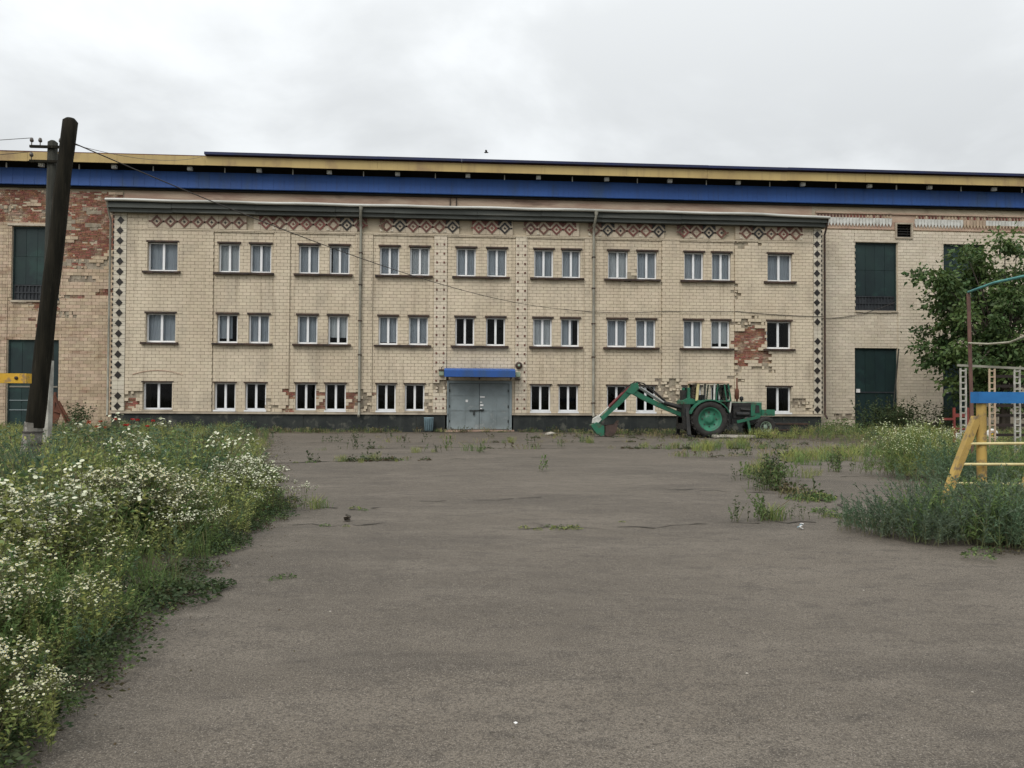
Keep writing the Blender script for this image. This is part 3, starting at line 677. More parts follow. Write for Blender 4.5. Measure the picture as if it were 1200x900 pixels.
w_.add([(-36, HB, -.1), (-36, 26, -.1), (-36, 26, 12.9), (-36, HB, 12.9)], [(0, 1, 2, 3)], 0); w_.add([(46, HB, -.1), (46, 26, -.1), (46, 26, 12.9), (46, HB, 12.9)], [(3, 2, 1, 0)], 0); w_.add([(-36, 26, -.1), (46, 26, -.1), (46, 26, 12.9), (-36, 26, 12.9)], [(3, 2, 1, 0)], 0)
fhp(w_, 'wall', ['joint', 'plaster', 'stained'])
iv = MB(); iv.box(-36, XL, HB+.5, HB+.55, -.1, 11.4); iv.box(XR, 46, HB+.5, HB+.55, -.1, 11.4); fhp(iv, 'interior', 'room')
class YH:
    breaks = [22.16, 24.52, 19.88, 26.8, 29.15, -18.86, -21.25, -23.55]
    def __call__(s, x, z):
        if (19.88 < x < 22.16 or 24.52 < x < 26.8 or -21.25 < x < -18.86 or 29.15 < x < 31.45) and z < 6.2: return FH_Y+.03
        return FH_Y
LP = []
lr = random.Random(5)
def left_patch(x, z):
    v = h2(round(x*1.6+.3*z), round(z*3.1)); s = .5+.5*math.sin(x*1.9+z*1.3)
    if z > 9.75: return 'b' if v < .80 else ('m' if v < .93 else None)
    if x > -18.9:
        if z > 8.2: return 'b' if v < .84 else ('m' if v < .9 else None)
        if z > 6.2 and v < .62*(z-5.6)/2.6: return 'b' if h2(z, x) < .6 else 'm'
        if z > 5.0 and v < .10: return 'm'
    if -21.3 < x < -18.8 and 4.3 < z < 6.0 and v < .30*s: return 'b'
    return None
_old = patch_at
def patch_at(x, z, plist):
    if plist == 'left': return left_patch(x, z)
    return _old(x, z, plist)
hm = {'tile': MB(), 'brick': MB()}
tiles(hm, -30, XL-.02, .0, 11.3, [h for h in HOLE if h[0] < 0], 'left', YH(), HB, lambda x, z: 1)
RP = [(22.2, 22.7, .2, 1.0, 'm'), (19.0, 19.7, .2, .8, 'm')]
tiles(hm, XR+.16, 40, .0, 10.28, [h for h in HOLE if h[0] > 0], RP, YH(), HB, lambda x, z: 2, drop=.0015)
tag(fhp(hm['tile'], 'tile_cladding', ['tile', 'tile_tan', 'tile_pale']), kind='stuff'); tag(fhp(hm['brick'], 'exposed_brickwork', ['brick', 'mortar']), kind='stuff')
# toothed frieze on the right wing
tf = MB(); x = XR+.2
while x < 40:
    gap = h2(round(x*.9), 3.0) < .18 and x > 22
    if 21.85 < x < 22.96: x += .172; continue
    tf.box(x, x+.15, FH_Y-.03, HB, 10.60, 10.86, 3 if (gap or x > 25.6 and x < 26.8) else 0, False)
    tf.add([(x, FH_Y-.03, 10.60), (x+.15, FH_Y-.03, 10.60), (x+.075, FH_Y-.03, 10.42), (x, HB, 10.60), (x+.15, HB, 10.60), (x+.075, HB, 10.42)], [(0, 2, 1), (0, 3, 5, 2), (1, 2, 5, 4)], 3 if gap or x > 25.6 else 0)
    tf.box(x+.06, x+.13, FH_Y-.02, HB, 10.88, 11.02, 1 if x < 20.4 or h2(x, 1) < .3 else 3, False)
    x += .172
tf.box(XR+.16, 22.0, FH_Y-.01, HB, 10.29, 10.345, 2); tf.box(22.96, 40, FH_Y-.01, HB, 10.29, 10.345, 2); tf.box(XR+.16, 40, FH_Y-.05, HB, 11.06, 11.14, 2)
tag(fhp(tf, 'toothed_frieze', ['white', 'maroon_tile', 'stained', 'tile_tan']), kind='stuff')
bk_ = MB(); bk_.box(XR+.16, 22.0, FH_Y+.03, HB, 10.345, 11.06); bk_.box(22.96, 40, FH_Y+.03, HB, 10.345, 11.06); bk_.box(22.0, 22.96, FH_Y+.03, HB, 10.67, 11.06); tag(fhp(bk_, 'frieze_backing', 'stained'), kind='stuff')
# sheet-metal panels in the tall openings
def tall_opening(h, lower, pale_rail=False):
    a, b, c, d = h; y = FH_Y+.17; n = 4; rows = 1 if lower else 2
    z0 = max(c, .06); zg = z0+.75 if not lower else z0
    fr = MB(); fr.box(a, a+.07, y-.04, y+.05, z0, d); fr.box(b-.07, b, y-.04, y+.05, z0, d); fr.box(a+.07, b-.07, y-.04, y+.05, d-.08, d)
    nm = 'door' if lower else 'shuttered_window'
    o = fhp(fr, nm, 'door_green')
    for i in range(n):
        x0, x1 = a+.07+(b-a-.14)*i/n, a+.07+(b-a-.14)*(i+1)/n
        for j in range(rows):
            za, zb = zg+(d-.08-zg)*j/rows, zg+(d-.08-zg)*(j+1)/rows
            p = MB(); p.box(x0+.006, x1-.006, y-.012-random.uniform(0, .012), y+.02, za+.006, zb-.006); fhp(p, 'sheet_panel', 'door_green', o)
    if not lower:
        k = MB()
        for i in range(13): x = a+.1+(b-a-.2)*i/12; k.box(x-.02, x+.02, y-.02, y+.02, z0, zg)
        for z in (z0+.03, z0+.38, zg-.03): k.box(a+.07, b-.07, y-.035, y-.021, z-.025, z+.025)
        k.box(a+.07, b-.07, y+.022, y+.03, z0, zg); fhp(k, 'grille', 'grille', o)
        s = MB()
        for i in range(6): x = a+(b-a)*i/6; s.box(x, x+(b-a)/6, FH_Y-.04, y, c-.07-random.uniform(0, .06), c-.005); 
        fhp(s, 'sill', 'ledge', o)
    else:
        k = MB(); k.box(a+.07, b-.07, y-.05, y-.026, 1.98, 2.05); fhp(k, 'rail', 'grille' if not pale_rail else 'pipe', o)
        if not pale_rail: k = MB(); k.box(a+.1, a+.3, y-.07, y-.051, 2.0, 2.18); fhp(k, 'sticker', 'paper', o)
        else:
            for z in (.9, 1.35): k = MB(); k.box(a+.07, b-.07, y-.04, y-.026, z, z+.04); fhp(k, 'rail', 'gate', o)
for i, h in enumerate(HOLE):
    if i == 6: continue
    tall_opening(h, h[2] < 0, h[0] < 0)
vt = MB(); a, b, c, d = HOLE[6]
vt.box(a-.09, a, FH_Y-.05, FH_Y+.3, c-.08, d+.08); vt.box(b, b+.09, FH_Y-.05, FH_Y+.3, c-.08, d+.08); vt.box(a, b, FH_Y-.05, FH_Y+.3, d, d+.08); vt.box(a, b, FH_Y-.05, FH_Y+.3, c-.08, c)
vo = fhp(vt, 'vent_opening', 'ledge'); vl = MB()
for k in range(5): z = c+.06+k*.13; vl.obox(((a+b)/2, FH_Y+.12, z), (b-a, .12, .02), Matrix.Rotation(.6, 3, 'X'))
fhp(vl, 'louvre', 'engine', vo)
lt = MB(); lt.box(-21.3, -18.75, FH_Y-.03, FH_Y+.1, 9.60, 9.70); lt.box(19.8, 22.2, FH_Y-.02, FH_Y+.05, 9.63, 9.70); fhp(lt, 'lintel', 'plaster')
# roof edge: blue apron, dark gap, yellow fascia, navy cap; panels are single sheets
x = -36; i = 0
tb_ = []
while x < 46:
    e = min(x+4.0, 46); s = MB(); yo = random.uniform(-.004, .004); n = 16
    for k in range(n):      # ribbed sheet leaning outwards at its foot
        p0, p1 = x+(e-x)*k/n, x+(e-x)*(k+1)/n; dy = .006 if k % 2 else 0
        s.add([(p0+.003, .76+yo-dy, 11.52), (p1, .76+yo-dy, 11.52), (p1, .80+yo-dy, 12.29), (p0+.003, .80+yo-dy, 12.29)], [(0, 1, 2, 3)])
        if k: s.add([(p0+.003, .76+yo, 11.52), (p0+.003, .76+yo-.006, 11.52), (p0+.003, .80+yo-.006, 12.29), (p0+.003, .80+yo, 12.29)], [(0, 1, 2, 3)])
    s.add([(x, .76+yo, 11.52), (e, .76+yo, 11.52), (e, .79+yo, 11.49), (x, .79+yo, 11.49)], [(3, 2, 1, 0)])
    fhp(s, 'apron_sheet', 'blue')
    s = MB(); dz = random.uniform(-.012, .012); s.box(x+.004, e-.004, .14+random.uniform(-.006, .006), .18, 12.45+dz, 12.84+dz); s.box(x, e, .10, .139, 12.41+dz, 12.45+dz); fhp(s, 'fascia_board', 'yellow')
    if x > -15.5:
        s = MB(); k_ = .35 if x < -13.5 else 1; s.box(max(x, -14.2), e-.005, -.02, .6, 12.90+dz*.5, 12.90+.12*k_+dz*.5); fhp(s, 'roof_edge_sheet', 'navy')
    x = e
sf = MB(); sf.box(-36, 46, .88, HB, 11.41, 11.485); fhp(sf, 'eave_shade_soffit', 'void')  # soffit strip, near-black to paint in the shadow line below the apron
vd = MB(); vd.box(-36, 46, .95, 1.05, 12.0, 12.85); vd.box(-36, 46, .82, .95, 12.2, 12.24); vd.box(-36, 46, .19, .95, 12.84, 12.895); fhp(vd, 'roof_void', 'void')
rf = MB(); rf.add([(-36, .18, 12.90), (46, .18, 12.90), (46, 26, 13.5), (-36, 26, 13.5)], [(0, 1, 2, 3)]); rf.add([(-36, .18, 12.85), (46, .18, 12.85), (46, .18, 12.9), (-36, .18, 12.9)], [(0, 1, 2, 3)]); fhp(rf, 'roof', 'rust')
post = MB(); post.box(-.02, .02, .55-FH_Y, .60-FH_Y, 12.22, 12.45); pme = post.mesh('eave_post', ['white'])
blk = MB(); blk.box(-.11, .11, .40-FH_Y, .56-FH_Y, 12.26, 12.42); blk.tube([(0, .36-FH_Y, 12.34), (0, .40-FH_Y, 12.34)], .06, 8); bme = blk.mesh('eave_block', ['white'])
for k in range(46):
    x = -34.5+k*1.66; x += random.uniform(-.12, .12)
    link('eave_block' if k % 2 else 'eave_post', bme if k % 2 else pme, FH, (x, 0, 0))
pc = MB(); pc.tube([(-.55, .98, 11.4), (-.55, .9, 10.9)], .03); pc.tube([(-.25, .98, 11.4), (-.25, .9, 10.9)], .03); fhp(pc, 'vent_pipe', 'dark_steel')

# ------------------------------------------------------------------ cables
def catenary(a, b, sag, n=24):
    a, b = Vector(a), Vector(b); return [a.lerp(b, k/n)-Vector((0, 0, sag*4*(k/n)*(1-k/n))) for k in range(n+1)]
cb = MB(); cb.tube(catenary((-6.62, -23.0, 5.85), (4.95, -.02, 5.88), .55), .011, 5); tag(cb.build('overhead_cable', 'wire'), 'thin dark cable slung from the leaning pole to the office block wall', 'cable')
cb = MB(); cb.tube([Vector((4.95, -.03, 5.88))]+catenary((4.95, -.03, 5.88), (9.9, -.03, 5.86), .12, 8)+catenary((9.9, -.03, 5.86), (13.4, -.03, 5.90), .02, 4)+catenary((13.4, -.03, 5.9), (17.75, -.03, 5.70), .05, 6)+[Vector((17.8, .95, 5.72))]+catenary((17.85, .96, 5.72), (22.0, .96, 6.60), .25, 6), .014, 5)
tag(cb.build('wall_cable', 'wire'), 'dark cable pinned along the wall between second and third storey windows', 'cable')

# ------------------------------------------------------------------ utility poles
UP = thing('utility_pole', 'leaning black tarred wooden pole on a grey concrete stub in the weeds', 'utility pole', (-7.38, -23.0, .0))
base = Vector((-7.17, -23, 1.0)); top = Vector((-6.68, -23, 6.22)); n = 12
p = MB(); pts = [base.lerp(top, k/n)+Vector((.006*math.sin(k*1.1), .006*math.cos(k*1.7), 0)) for k in range(n+1)]
p.tube([q-UP.location for q in pts]+[top-UP.location+Vector((.004, 0, .05))], [.145-.028*k/n+.004*math.sin(k*2.3) for k in range(n+1)]+[.07], 14); p.build('pole', 'wood', UP)
p = MB(); p.tube([(.06, .0, -.1), (.14, 0, .5), (.205, 0, 1.08)], [.158, .152, .146], 12); p.build('concrete_stub', 'concrete', UP)
p = MB()
for z in (.72, .92): p.lathe([(.160, -.012), (.160, .012)], (.13+z*.06, 0, z), 'z', 14)
p.build('binding_wire', 'wire', UP)
U2 = thing('utility_pole', 'thinner dark pole with short crossarms standing behind the leaning pole', 'utility pole', (-10.1, -17.0, 0))
p = MB(); p.tube([(0.02, 0, .8), (.03, .0, 4), (.05, 0, 7.78), (.05, 0, 7.83)], [.135, .125, .115, .05], 12); p.build('pole', 'wood_grey', U2)
p = MB(); p.beam((.10, -.16, -.1), (.12, -.16, 2.4), .17, .2, up=(0, 1, 0)); p.build('concrete_stub', 'white_post', U2)
p = MB(); p.box(-.42, .48, -.16, -.1, 7.60, 7.66); p.build('crossarm', 'wood', U2)
p = MB(); p.box(-.42, .40, -.16, -.1, 7.24, 7.30); p.build('crossarm', 'wood', U2)
im = MB(); im.tube([(0, 0, 0), (0, 0, .10)], .012, 6); im.lathe([(.0, .18), (.03, .18), (.045, .13), (.045, .10), (.03, .08)], (0, 0, 0), 'z', 8); ime = im.mesh('insulator', ['insul'])
for x, z in ((-.38, 7.66), (-.18, 7.66), (.30, 7.66), (.44, 7.66), (-.38, 7.30), (.34, 7.30)): link('insulator', ime, U2, (x, -.13, z))
for i, (z, x, lab) in enumerate(((7.84, -10.48, 'upper thin wire running left from the crossarm of the thinner pole'), (7.5, -10.48, 'lower thin wire running left from the crossarm of the thinner pole'))):
    cb = MB(); cb.tube(catenary((x, -17.13, z), (-34, -14+i*2, 8.6-i*.2), .5), .008, 5); tag(cb.build('power_line', 'wire'), lab, 'wire')
cb = MB(); cb.tube(catenary((-9.66, -17.13, 7.84), (-6.6, -23.0, 6.0), .05, 6), .008, 5); tag(cb.build('power_line', 'wire'), 'short wire between the two utility poles', 'wire')
cb = MB(); cb.tube(catenary((-9.66, -17.13, 7.75), (-12.2, .5, 12.95), .3, 12), .008, 5); tag(cb.build('power_line', 'wire'), 'thin wire rising from the thinner pole to the roof edge', 'wire')

# ------------------------------------------------------------------ yellow playground beam at left edge
YB_ = thing('climbing_bar', 'yellow painted square beam ending left of the leaning pole', 'playground bar', (-6.6, -27, 0))
p = MB(); p.box(-1.6, 1.48, -.06, .06, 1.67, 1.785); p.build('beam', 'yellow_paint', YB_)
p = MB(); p.tube([(-1.0, 0, -.1), (-1.0, 0, 1.67)], .055, 10); p.build('post', 'yellow_paint', YB_)
p = MB(); p.tube([(-1.0, .2, -.1), (-1.0, 1.1, 1.2)], .045, 10); p.tube([(.1, 1.5, -.1), (-1.0, .06, 1.62)], .045, 10); p.build('brace', 'yellow_paint', YB_)
p = MB(); p.lathe([(0, -.012), (.02, -.012), (.022, 0)], (1.37, -.06, 1.73), 'y', 8); p.build('bolt', 'dark_steel', YB_)

# rusty frame against the left wing
RF = thing('rusty_frame', 'rusty steel frame leaning by the dark door of the left wing', 'scrap frame', (-18.5, .2, 0))
p = MB(); p.beam((-.2, 0, 0), (-.2, .2, 1.75), .09, .09); p.beam((-.15, 0, 1.6), (.55, -.2, .35), .14, .05); p.beam((.05, 0, 1.35), (.75, -.2, .25), .10, .05); p.beam((-.2, 0, .9), (.5, -.1, .75), .06, .06); p.build('bars', 'rust', RF)
p = MB(); p.obox((-.02, .02, .75), (.3, .03, .9), Matrix.Rotation(.3, 3, 'Y')); p.build('sheet', 'rust', RF)

# ------------------------------------------------------------------ tractor excavator
TY = -4.5
cover('contact_shade_soil', [(9.2, -5.5), (11, -5.7), (13.4, -5.3), (13.5, -3.6), (9.4, -3.3), (8.9, -4.4)], .006, 'dark_soil')  # darker soil patch that paints the contact shade beneath the tractor
T = thing('backhoe_tractor', 'green tractor with glazed cab and a folded backhoe arm parked along the wall', 'tractor', (10.3, TY, .03))
def wheel(nm, c, ro, ri, w, rim_m, lugs, rim_w=.8, hub=True):
    x, y, z = c; t = MB(); h = w/2
    t.lathe([(ri, -h*.8), (ri+.02, -h), (ro*.93, -h), (ro, -h*.72), (ro, h*.72), (ro*.93, h), (ri+.02, h), (ri, h*.8)], (0, 0, 0), 'y', 36, 0)
    for k in range(lugs):
        a = 2*math.pi*k/lugs
        for s in (-1, 1):
            q = a+s*.08; rot = Matrix.Rotation(-q, 3, 'Y')@Matrix.Rotation(s*.6, 3, 'X' if False else 'Z')
            t.obox(((ro+.005)*math.cos(q), s*h*.45, (ro+.005)*math.sin(q)), (.05, h*.95, .06), Matrix.Rotation(-q, 3, 'Y')@Matrix.Rotation(s*.5, 3, 'X'))
    wo = bpy.data.objects.new(nm, None); COL.objects.link(wo); wo.parent = T; wo.location = c
    t.build('tyre', 'rubber', wo)
    s = -1 if y < 0 else 1; m = MB()
    m.lathe([(ri, s*h*.8), (ri*.95, s*h*.86), (ri*.86, s*h*.55), (ri*.8, s*h*.25), (ri*.42, s*h*.05), (ri*.36, s*h*.35), (ri*.22, s*h*.42), (0, s*h*.42)], (0, 0, 0), 'y', 32, 0)
    m.lathe([(ri, -s*h*.8), (ri*.8, -s*h*.1), (0, -s*h*.1)], (0, 0, 0), 'y', 24, 0)
    m.build('rim', rim_m, wo); b = MB()
    for k in range(8):
        a = 2*math.pi*k/8; b.tube([(ri*.6*math.cos(a), s*h*.05, ri*.6*math.sin(a)), (ri*.6*math.cos(a), s*h*.3, ri*.6*math.sin(a))], .028, 6)
    b.build('wheel_bolts', 'engine', wo)
wheel('rear_wheel', (0, -.75, .74), .74, .50, .42, 't_rim', 20); wheel('rear_wheel', (0, .75, .74), .74, .50, .42, 't_rim', 20)
wheel('front_wheel', (2.42, -.68, .42), .42, .24, .24, 't_pale', 14); wheel('front_wheel', (2.42, .68, .42), .42, .24, .24, 't_pale', 14)
p = MB(); p.box(-.75, 1.2, -.22, .22, .5, 1.05); p.box(1.15, 2.5, -.26, .26, .55, .78); p.box(1.2, 1.95, -.30, .30, .78, 1.30); p.box(2.25, 2.6, -.72, .72, .34, .48)
p.tube([(1.3, -.34, .95), (1.85, -.34, .95)], .09, 10); p.tube([(1.5, -.33, 1.15), (1.9, -.33, 1.12)], .05, 8); p.lathe([(0, -.42), (.12, -.42), (.12, -.3)], (1.75, 0, .72), 'y', 12); p.tube([(0, -.75, .74), (0, .75, .74)], .12, 10)
p.build('engine', 'engine', T)
p = MB(); p.box(1.15, 1.98, -.32, .32, 1.30, 1.42); p.build('engine_cover', 'engine', T)
p = MB(); p.add([(1.95, y, z) for y, z in ((-.34, .86), (.34, .86), (.34, 1.44), (-.34, 1.44))]+[(2.42, y, z) for y, z in ((-.31, .9), (.31, .9), (.31, 1.42), (-.31, 1.42))], [(3, 2, 1, 0), (4, 5, 6, 7), (0, 1, 5, 4), (1, 2, 6, 5), (2, 3, 7, 6), (3, 0, 4, 7)])
hd = p.build('hood', 't_green', T)
p = MB(); p.prism([(2.12, 1.0), (2.30, 1.02), (2.30, 1.32), (2.15, 1.34)], -.35, -.322, 0); p.build('vent_hole', 'engine', hd)
p = MB(); p.box(1.1, 2.42, -.33, .33, 1.425, 1.47); p.build('hood_top', 't_pale', T)
p = MB(); p.box(2.40, 2.95, -.42, .42, .88, 1.14); p.box(2.55, 2.85, -.45, -.421, .93, 1.05); p.build('front_weight', 't_green', T)
p = MB(); p.beam((1.3, -.45, .62), (2.3, -.48, .86), .06, .12); p.beam((1.3, .45, .62), (2.3, .48, .86), .06, .12); p.beam((1.75, -.5, .66), (1.85, -.5, .2), .07, .09); p.build('loader_arm', 't_green', T)
p = MB(); p.tube([(1.42, -.12, 1.42), (1.42, -.12, 1.56), (1.42, -.12, 1.60), (1.42, -.12, 1.98), (1.42, -.12, 2.04), (1.42, -.12, 2.48)], [.04, .04, .09, .085, .035, .03], 10); p.build('exhaust', 'rust', T)
p = MB(); p.tube([(1.70, .1, 1.42), (1.70, .1, 1.52), (1.70, .1, 1.53), (1.70, .1, 1.66), (1.70, .1, 1.70)], [.035, .035, .085, .085, .03], 10); p.build('air_filter', 'engine', T)
# cab
def fr_bar(mb, pts, y0, y1, m=0, w=.07):
    for a, b in zip(pts[:-1], pts[1:]): mb.beam((a[0], (y0+y1)/2, a[1]), (b[0], (y0+y1)/2, b[1]), abs(y1-y0), w, m)
cab = [(-.48, 1.50), (-.42, 2.22), (.86, 2.22), (.98, 1.45), (.92, 1.0), (.6, .98)]
cf = MB()
for y in (-.62, .62):
    cf.beam((-.48, y, 1.5), (-.41, y, 2.23), .05, .10, 1); cf.beam((.26, y, 1.5), (.28, y, 2.23), .05, .07, 2); cf.beam((.98, y, 1.48), (.86, y, 2.23), .05, .055, 0)
    cf.beam((-.48, y, 1.50), (.98, y, 1.50), .05, .05, 0); cf.beam((.98, y, 1.5), (.93, y, 1.02), .05, .05, 2); cf.beam((.93, y, 1.02), (.66, y, 1.0), .05, .05, 2); cf.beam((.66, y, 1.0), (.46, y, 1.36), .05, .05, 2); cf.beam((.46, y, 1.36), (.3, y, 1.45), .05, .05, 2)
    cf.beam((.34, y*.985, 1.5), (.42, y*.985, 2.2), .04, .05, 0); cf.beam((.7, y*.985, 2.2), (.80, y*.985, 1.5), .04, .05, 0)
for x, z0 in ((-.45, 1.5), (.92, 1.5)): cf.box(x-.03, x+.03, -.595, .595, z0-.03, z0+.03, 0); 
cfo = cf.build('cab_frame', ['t_green', 'pale_yellow', 't_white'], T)
p = MB(); p.add([(x, y, z) for z, k in ((2.23, .0), (2.30, -.02), (2.34, -.10)) for x, y in ((-.52-k*1, -.68-k), (.94+k, -.68-k), (.94+k, .68+k), (-.52-k, .68+k))], [(3, 2, 1, 0), (0, 1, 5, 4), (1, 2, 6, 5), (2, 3, 7, 6), (3, 0, 4, 7), (4, 5, 9, 8), (5, 6, 10, 9), (6, 7, 11, 10), (7, 4, 8, 11), (8, 9, 10, 11)]); p.build('cab_roof', 'tile_tan', T)
for y in (-.625, .625):
    for a, b in (((-.42, 1.53), (.24, 2.2)), ((.30, 1.53), (.90, 2.2))):
        p = MB(); p.box(a[0], b[0], y-.004, y+.004, a[1], b[1]); p.build('window', 'glass', cfo)
p = MB(); p.box(-.46, -.45, -.59, .59, 1.55, 2.2); p.build('window', 'glass', cfo)
p = MB(); p.box(.90, .91, -.59, .59, 1.55, 2.2); p.build('window', 'glass', cfo)
p = MB(); p.box(-.50, .95, -.60, .60, .95, 1.0); p.box(-.05, .35, -.25, .25, 1.0, 1.35); p.box(-.12, -.02, -.25, .25, 1.35, 1.75); p.tube([(.85, 0, 1.0), (.62, 0, 1.55)], .03); p.lathe([(.19, -.015), (.21, 0), (.19, .015)], (.6, 0, 1.56), 'z', 14); p.box(.86, .95, -.59, .59, 1.0, 1.47); p.build('cab_interior', 'engine', T)
fd = MB()
for y0, y1 in ((-.98, -.58), (.58, .98)):
    n = 10; arc = [(.86*math.cos(R(22+k*138/n)), .72+.84*math.sin(R(22+k*138/n))) for k in range(n+1)]
    for a, b in zip(arc[:-1], arc[1:]):
        fd.add([(a[0], y0, a[1]), (b[0], y0, b[1]), (b[0], y1, b[1]), (a[0], y1, a[1]), (a[0], y0, a[1]-.05), (b[0], y0, b[1]-.05), (b[0], y1, b[1]-.05), (a[0], y1, a[1]-.05)], [(3, 2, 1, 0), (0, 1, 5, 4), (4, 5, 6, 7), (2, 3, 7, 6)], 0)
fd.box(-.46, .34, -.66, -.60, 1.40, 1.52); fd.box(-.46, .34, .60, .66, 1.40, 1.52); fd.build('fender', 't_green', T)
p = MB(); p.beam((.62, -.72, .42), (.92, -.72, .42), .25, .03); p.beam((.65, -.6, .42), (.65, -.6, .95), .04, .04); p.beam((.9, -.6, .42), (.9, -.6, .95), .04, .04); p.build('step', 'engine', T)
# backhoe
p = MB(); p.box(-1.0, -.72, -.55, .55, .30, 1.35); p.box(-.95, -.80, -.22, .22, 1.35, 1.95); p.box(-1.0, -.5, -.3, .3, .55, .8); p.build('backhoe_column', 'engine', T)
p = MB(); p.box(-.80, -.70, -.45, -.30, 1.35, 2.05); p.box(-.80, -.70, .30, .45, 1.35, 2.05); p.prism([(-1.0, 1.36), (-.3, 1.36), (-.2, 1.48), (-.75, 1.62), (-1.0, 1.5)], -.5, .5); p.build('column_guard', 't_green', T)
for s in (-1, 1):
    p = MB(); p.beam((-.86, s*.5, 1.2), (-.86, s*.82, .08), .14, .14, up=(1, 0, 0)); p.box(-1.02, -.70, s*.82-.2, s*.82+.2, 0, .07); p.build('stabiliser', 'engine', T)
def arm(name, pts, w, m='t_green', yc=0):
    q = MB()
    for i in range(len(pts)-1):
        (a, b, h0), (c, d, h1) = pts[i], pts[i+1]; dx, dz = c-a, d-b; ln = math.hypot(dx, dz); nx, nz = -dz/ln, dx/ln
        q.prism([(a+nx*h0, b+nz*h0), (a-nx*h0, b-nz*h0), (c-nx*h1, d-nz*h1), (c+nx*h1, d+nz*h1)], yc-w/2+.002*i, yc+w/2-.002*i)
    return q.build(name, m, T)
arm('boom', [(-.92, .88, .075), (-1.85, 1.28, .095), (-2.55, 1.60, .105), (-3.18, 1.95, .10)], .26)
arm('stick', [(-2.88, 2.10, .08), (-3.15, 1.92, .125), (-3.65, 1.38, .10), (-4.30, .78, .075), (-4.55, .55, .06)], .22)
p = MB(); p.tube([(-2.75, 2.0, 0)]+[(-3.0, 2.1, 0)], .05); 
p = MB(); p.prism([(-3.35, 1.85), (-3.05, 1.75), (-2.8, 2.0), (-2.85, 2.25), (-3.1, 2.2)], -.16, .16); p.build('knuckle', 't_green', T)
def cyl(name, a, b, c, r0, m0, m1, y):
    q = MB(); q.tube([(a[0], y, a[1]), (b[0], y, b[1])], r0, 10, 0); q.tube([(b[0], y, b[1]), (c[0], y, c[1])], r0*.55, 8, 1); q.build(name, [m0, m1], T)
cyl('boom_cylinder', (-1.0, 1.20), (-1.75, 1.42), (-2.75, 2.05), .075, 'engine', 'rod', -.2); cyl('boom_cylinder', (-1.0, 1.20), (-1.75, 1.42), (-2.75, 2.05), .075, 'engine', 'rod', .2)
cyl('stick_cylinder', (-3.12, 2.14), (-4.05, 1.22), (-4.58, .72), .06, 'hyd_red', 't_white', -.02)
p = MB(); p.tube([(-.95, 0, 1.28), (-1.6, -.05, 1.45), (-2.2, -.1, 1.95), (-2.6, -.1, 2.22), (-2.95, -.08, 2.28), (-3.25, -.05, 2.1), (-3.5, -.05, 1.85)], .028, 7); p.tube([(-.95, .05, 1.22), (-1.7, .05, 1.5), (-2.3, .1, 2.0), (-2.8, .1, 2.24)], .025, 7); p.build('hydraulic_hose', 'rubber', T)
p = MB(); p.prism([(-4.72, .72), (-4.50, .86), (-4.38, .70), (-4.55, .50), (-4.75, .55)], -.14, .14); p.tube([(-4.55, -.16, .62), (-4.55, .16, .62)], .06); p.build('bucket_link', 't_white', T)
p = MB(); p.prism([(-4.85, .45), (-4.60, .58), (-4.30, .42), (-4.28, .05), (-4.42, .0), (-4.62, .12)], -.28, .28); p.build('bucket_back', 't_green', T)
p = MB(); arcp = [(-4.27+.0, .05), (-4.15, -.02), (-3.92, .0), (-3.78, .22), (-3.72, .52)]; inner = [(-3.78, .52), (-3.84, .26), (-3.95, .08), (-4.12, .06), (-4.22, .42)]
p.prism(arcp+inner, -.30, .30); p.prism([(-4.27, .04), (-4.15, -.01), (-3.92, .01), (-3.79, .22), (-3.74, .50), (-4.22, .44)], -.315, -.302); p.prism([(-4.27, .04), (-4.15, -.01), (-3.92, .01), (-3.79, .22), (-3.74, .50), (-4.22, .44)], .302, .315)
bo = p.build('bucket', 'bucket_rust', T); tt = MB()
for y in (-.24, -.08, .08, .24): tt.prism([(-3.78, .50), (-3.70, .50), (-3.66, .66)], y-.03, y+.03)
tt.build('bucket_teeth', 'dark_steel', bo)

# ------------------------------------------------------------------ small things along the wall
BN = thing('rubbish_bin', 'small grey blue ribbed metal bin beside the grey gate', 'bin', (-1.45, -.42, .05))
p = MB(); p.lathe([(.0, .0), (.17, .0), (.22, .58), (.235, .60), (.235, .63), (.20, .62), (.16, .05), (0, .05)], (0, 0, 0), 'z', 18); p.build('body', 'blue_bin', BN)
p = MB()
for k in range(12): a = 2*math.pi*k/12; p.beam((.175*math.cos(a), .175*math.sin(a), .03), (.222*math.cos(a), .222*math.sin(a), .57), .02, .02)
p.build('ribs', 'blue_bin', BN)
TR = thing('metal_trough', 'long dark metal trough lying below the plinth right of the tractor', 'trough', (14.85, -2.6, .03))
p = MB(); p.box(-.75, .75, -.35, -.31, 0, .55); p.box(-.75, .75, .31, .35, 0, .55); p.box(-.75, -.71, -.31, .31, 0, .55); p.box(.71, .75, -.31, .31, 0, .55); p.box(-.71, .71, -.31, .31, .0, .04); p.build('body', 'engine', TR)
p = MB(); p.box(-.78, .78, -.385, -.351, .46, .52); p.box(-.78, .78, -.375, -.351, .20, .24); p.build('rim_bar', 'dark_steel', TR)
SLB = MB(); SLB.add([(-.9, -.2, 0), (.9, -.22, 0), (.88, .2, 0), (-.86, .21, 0), (-.88, -.18, .09), (.87, -.2, .08), (.86, .18, .09), (-.84, .19, .1)], [(0, 1, 5, 4), (1, 2, 6, 5), (2, 3, 7, 6), (3, 0, 4, 7), (4, 5, 6, 7)])
o = SLB.build('concrete_slab', 'stone', None, (11.2, -5.6, .04)); tag(o, 'pale broken concrete slab on the ground under the tractor', 'slab')
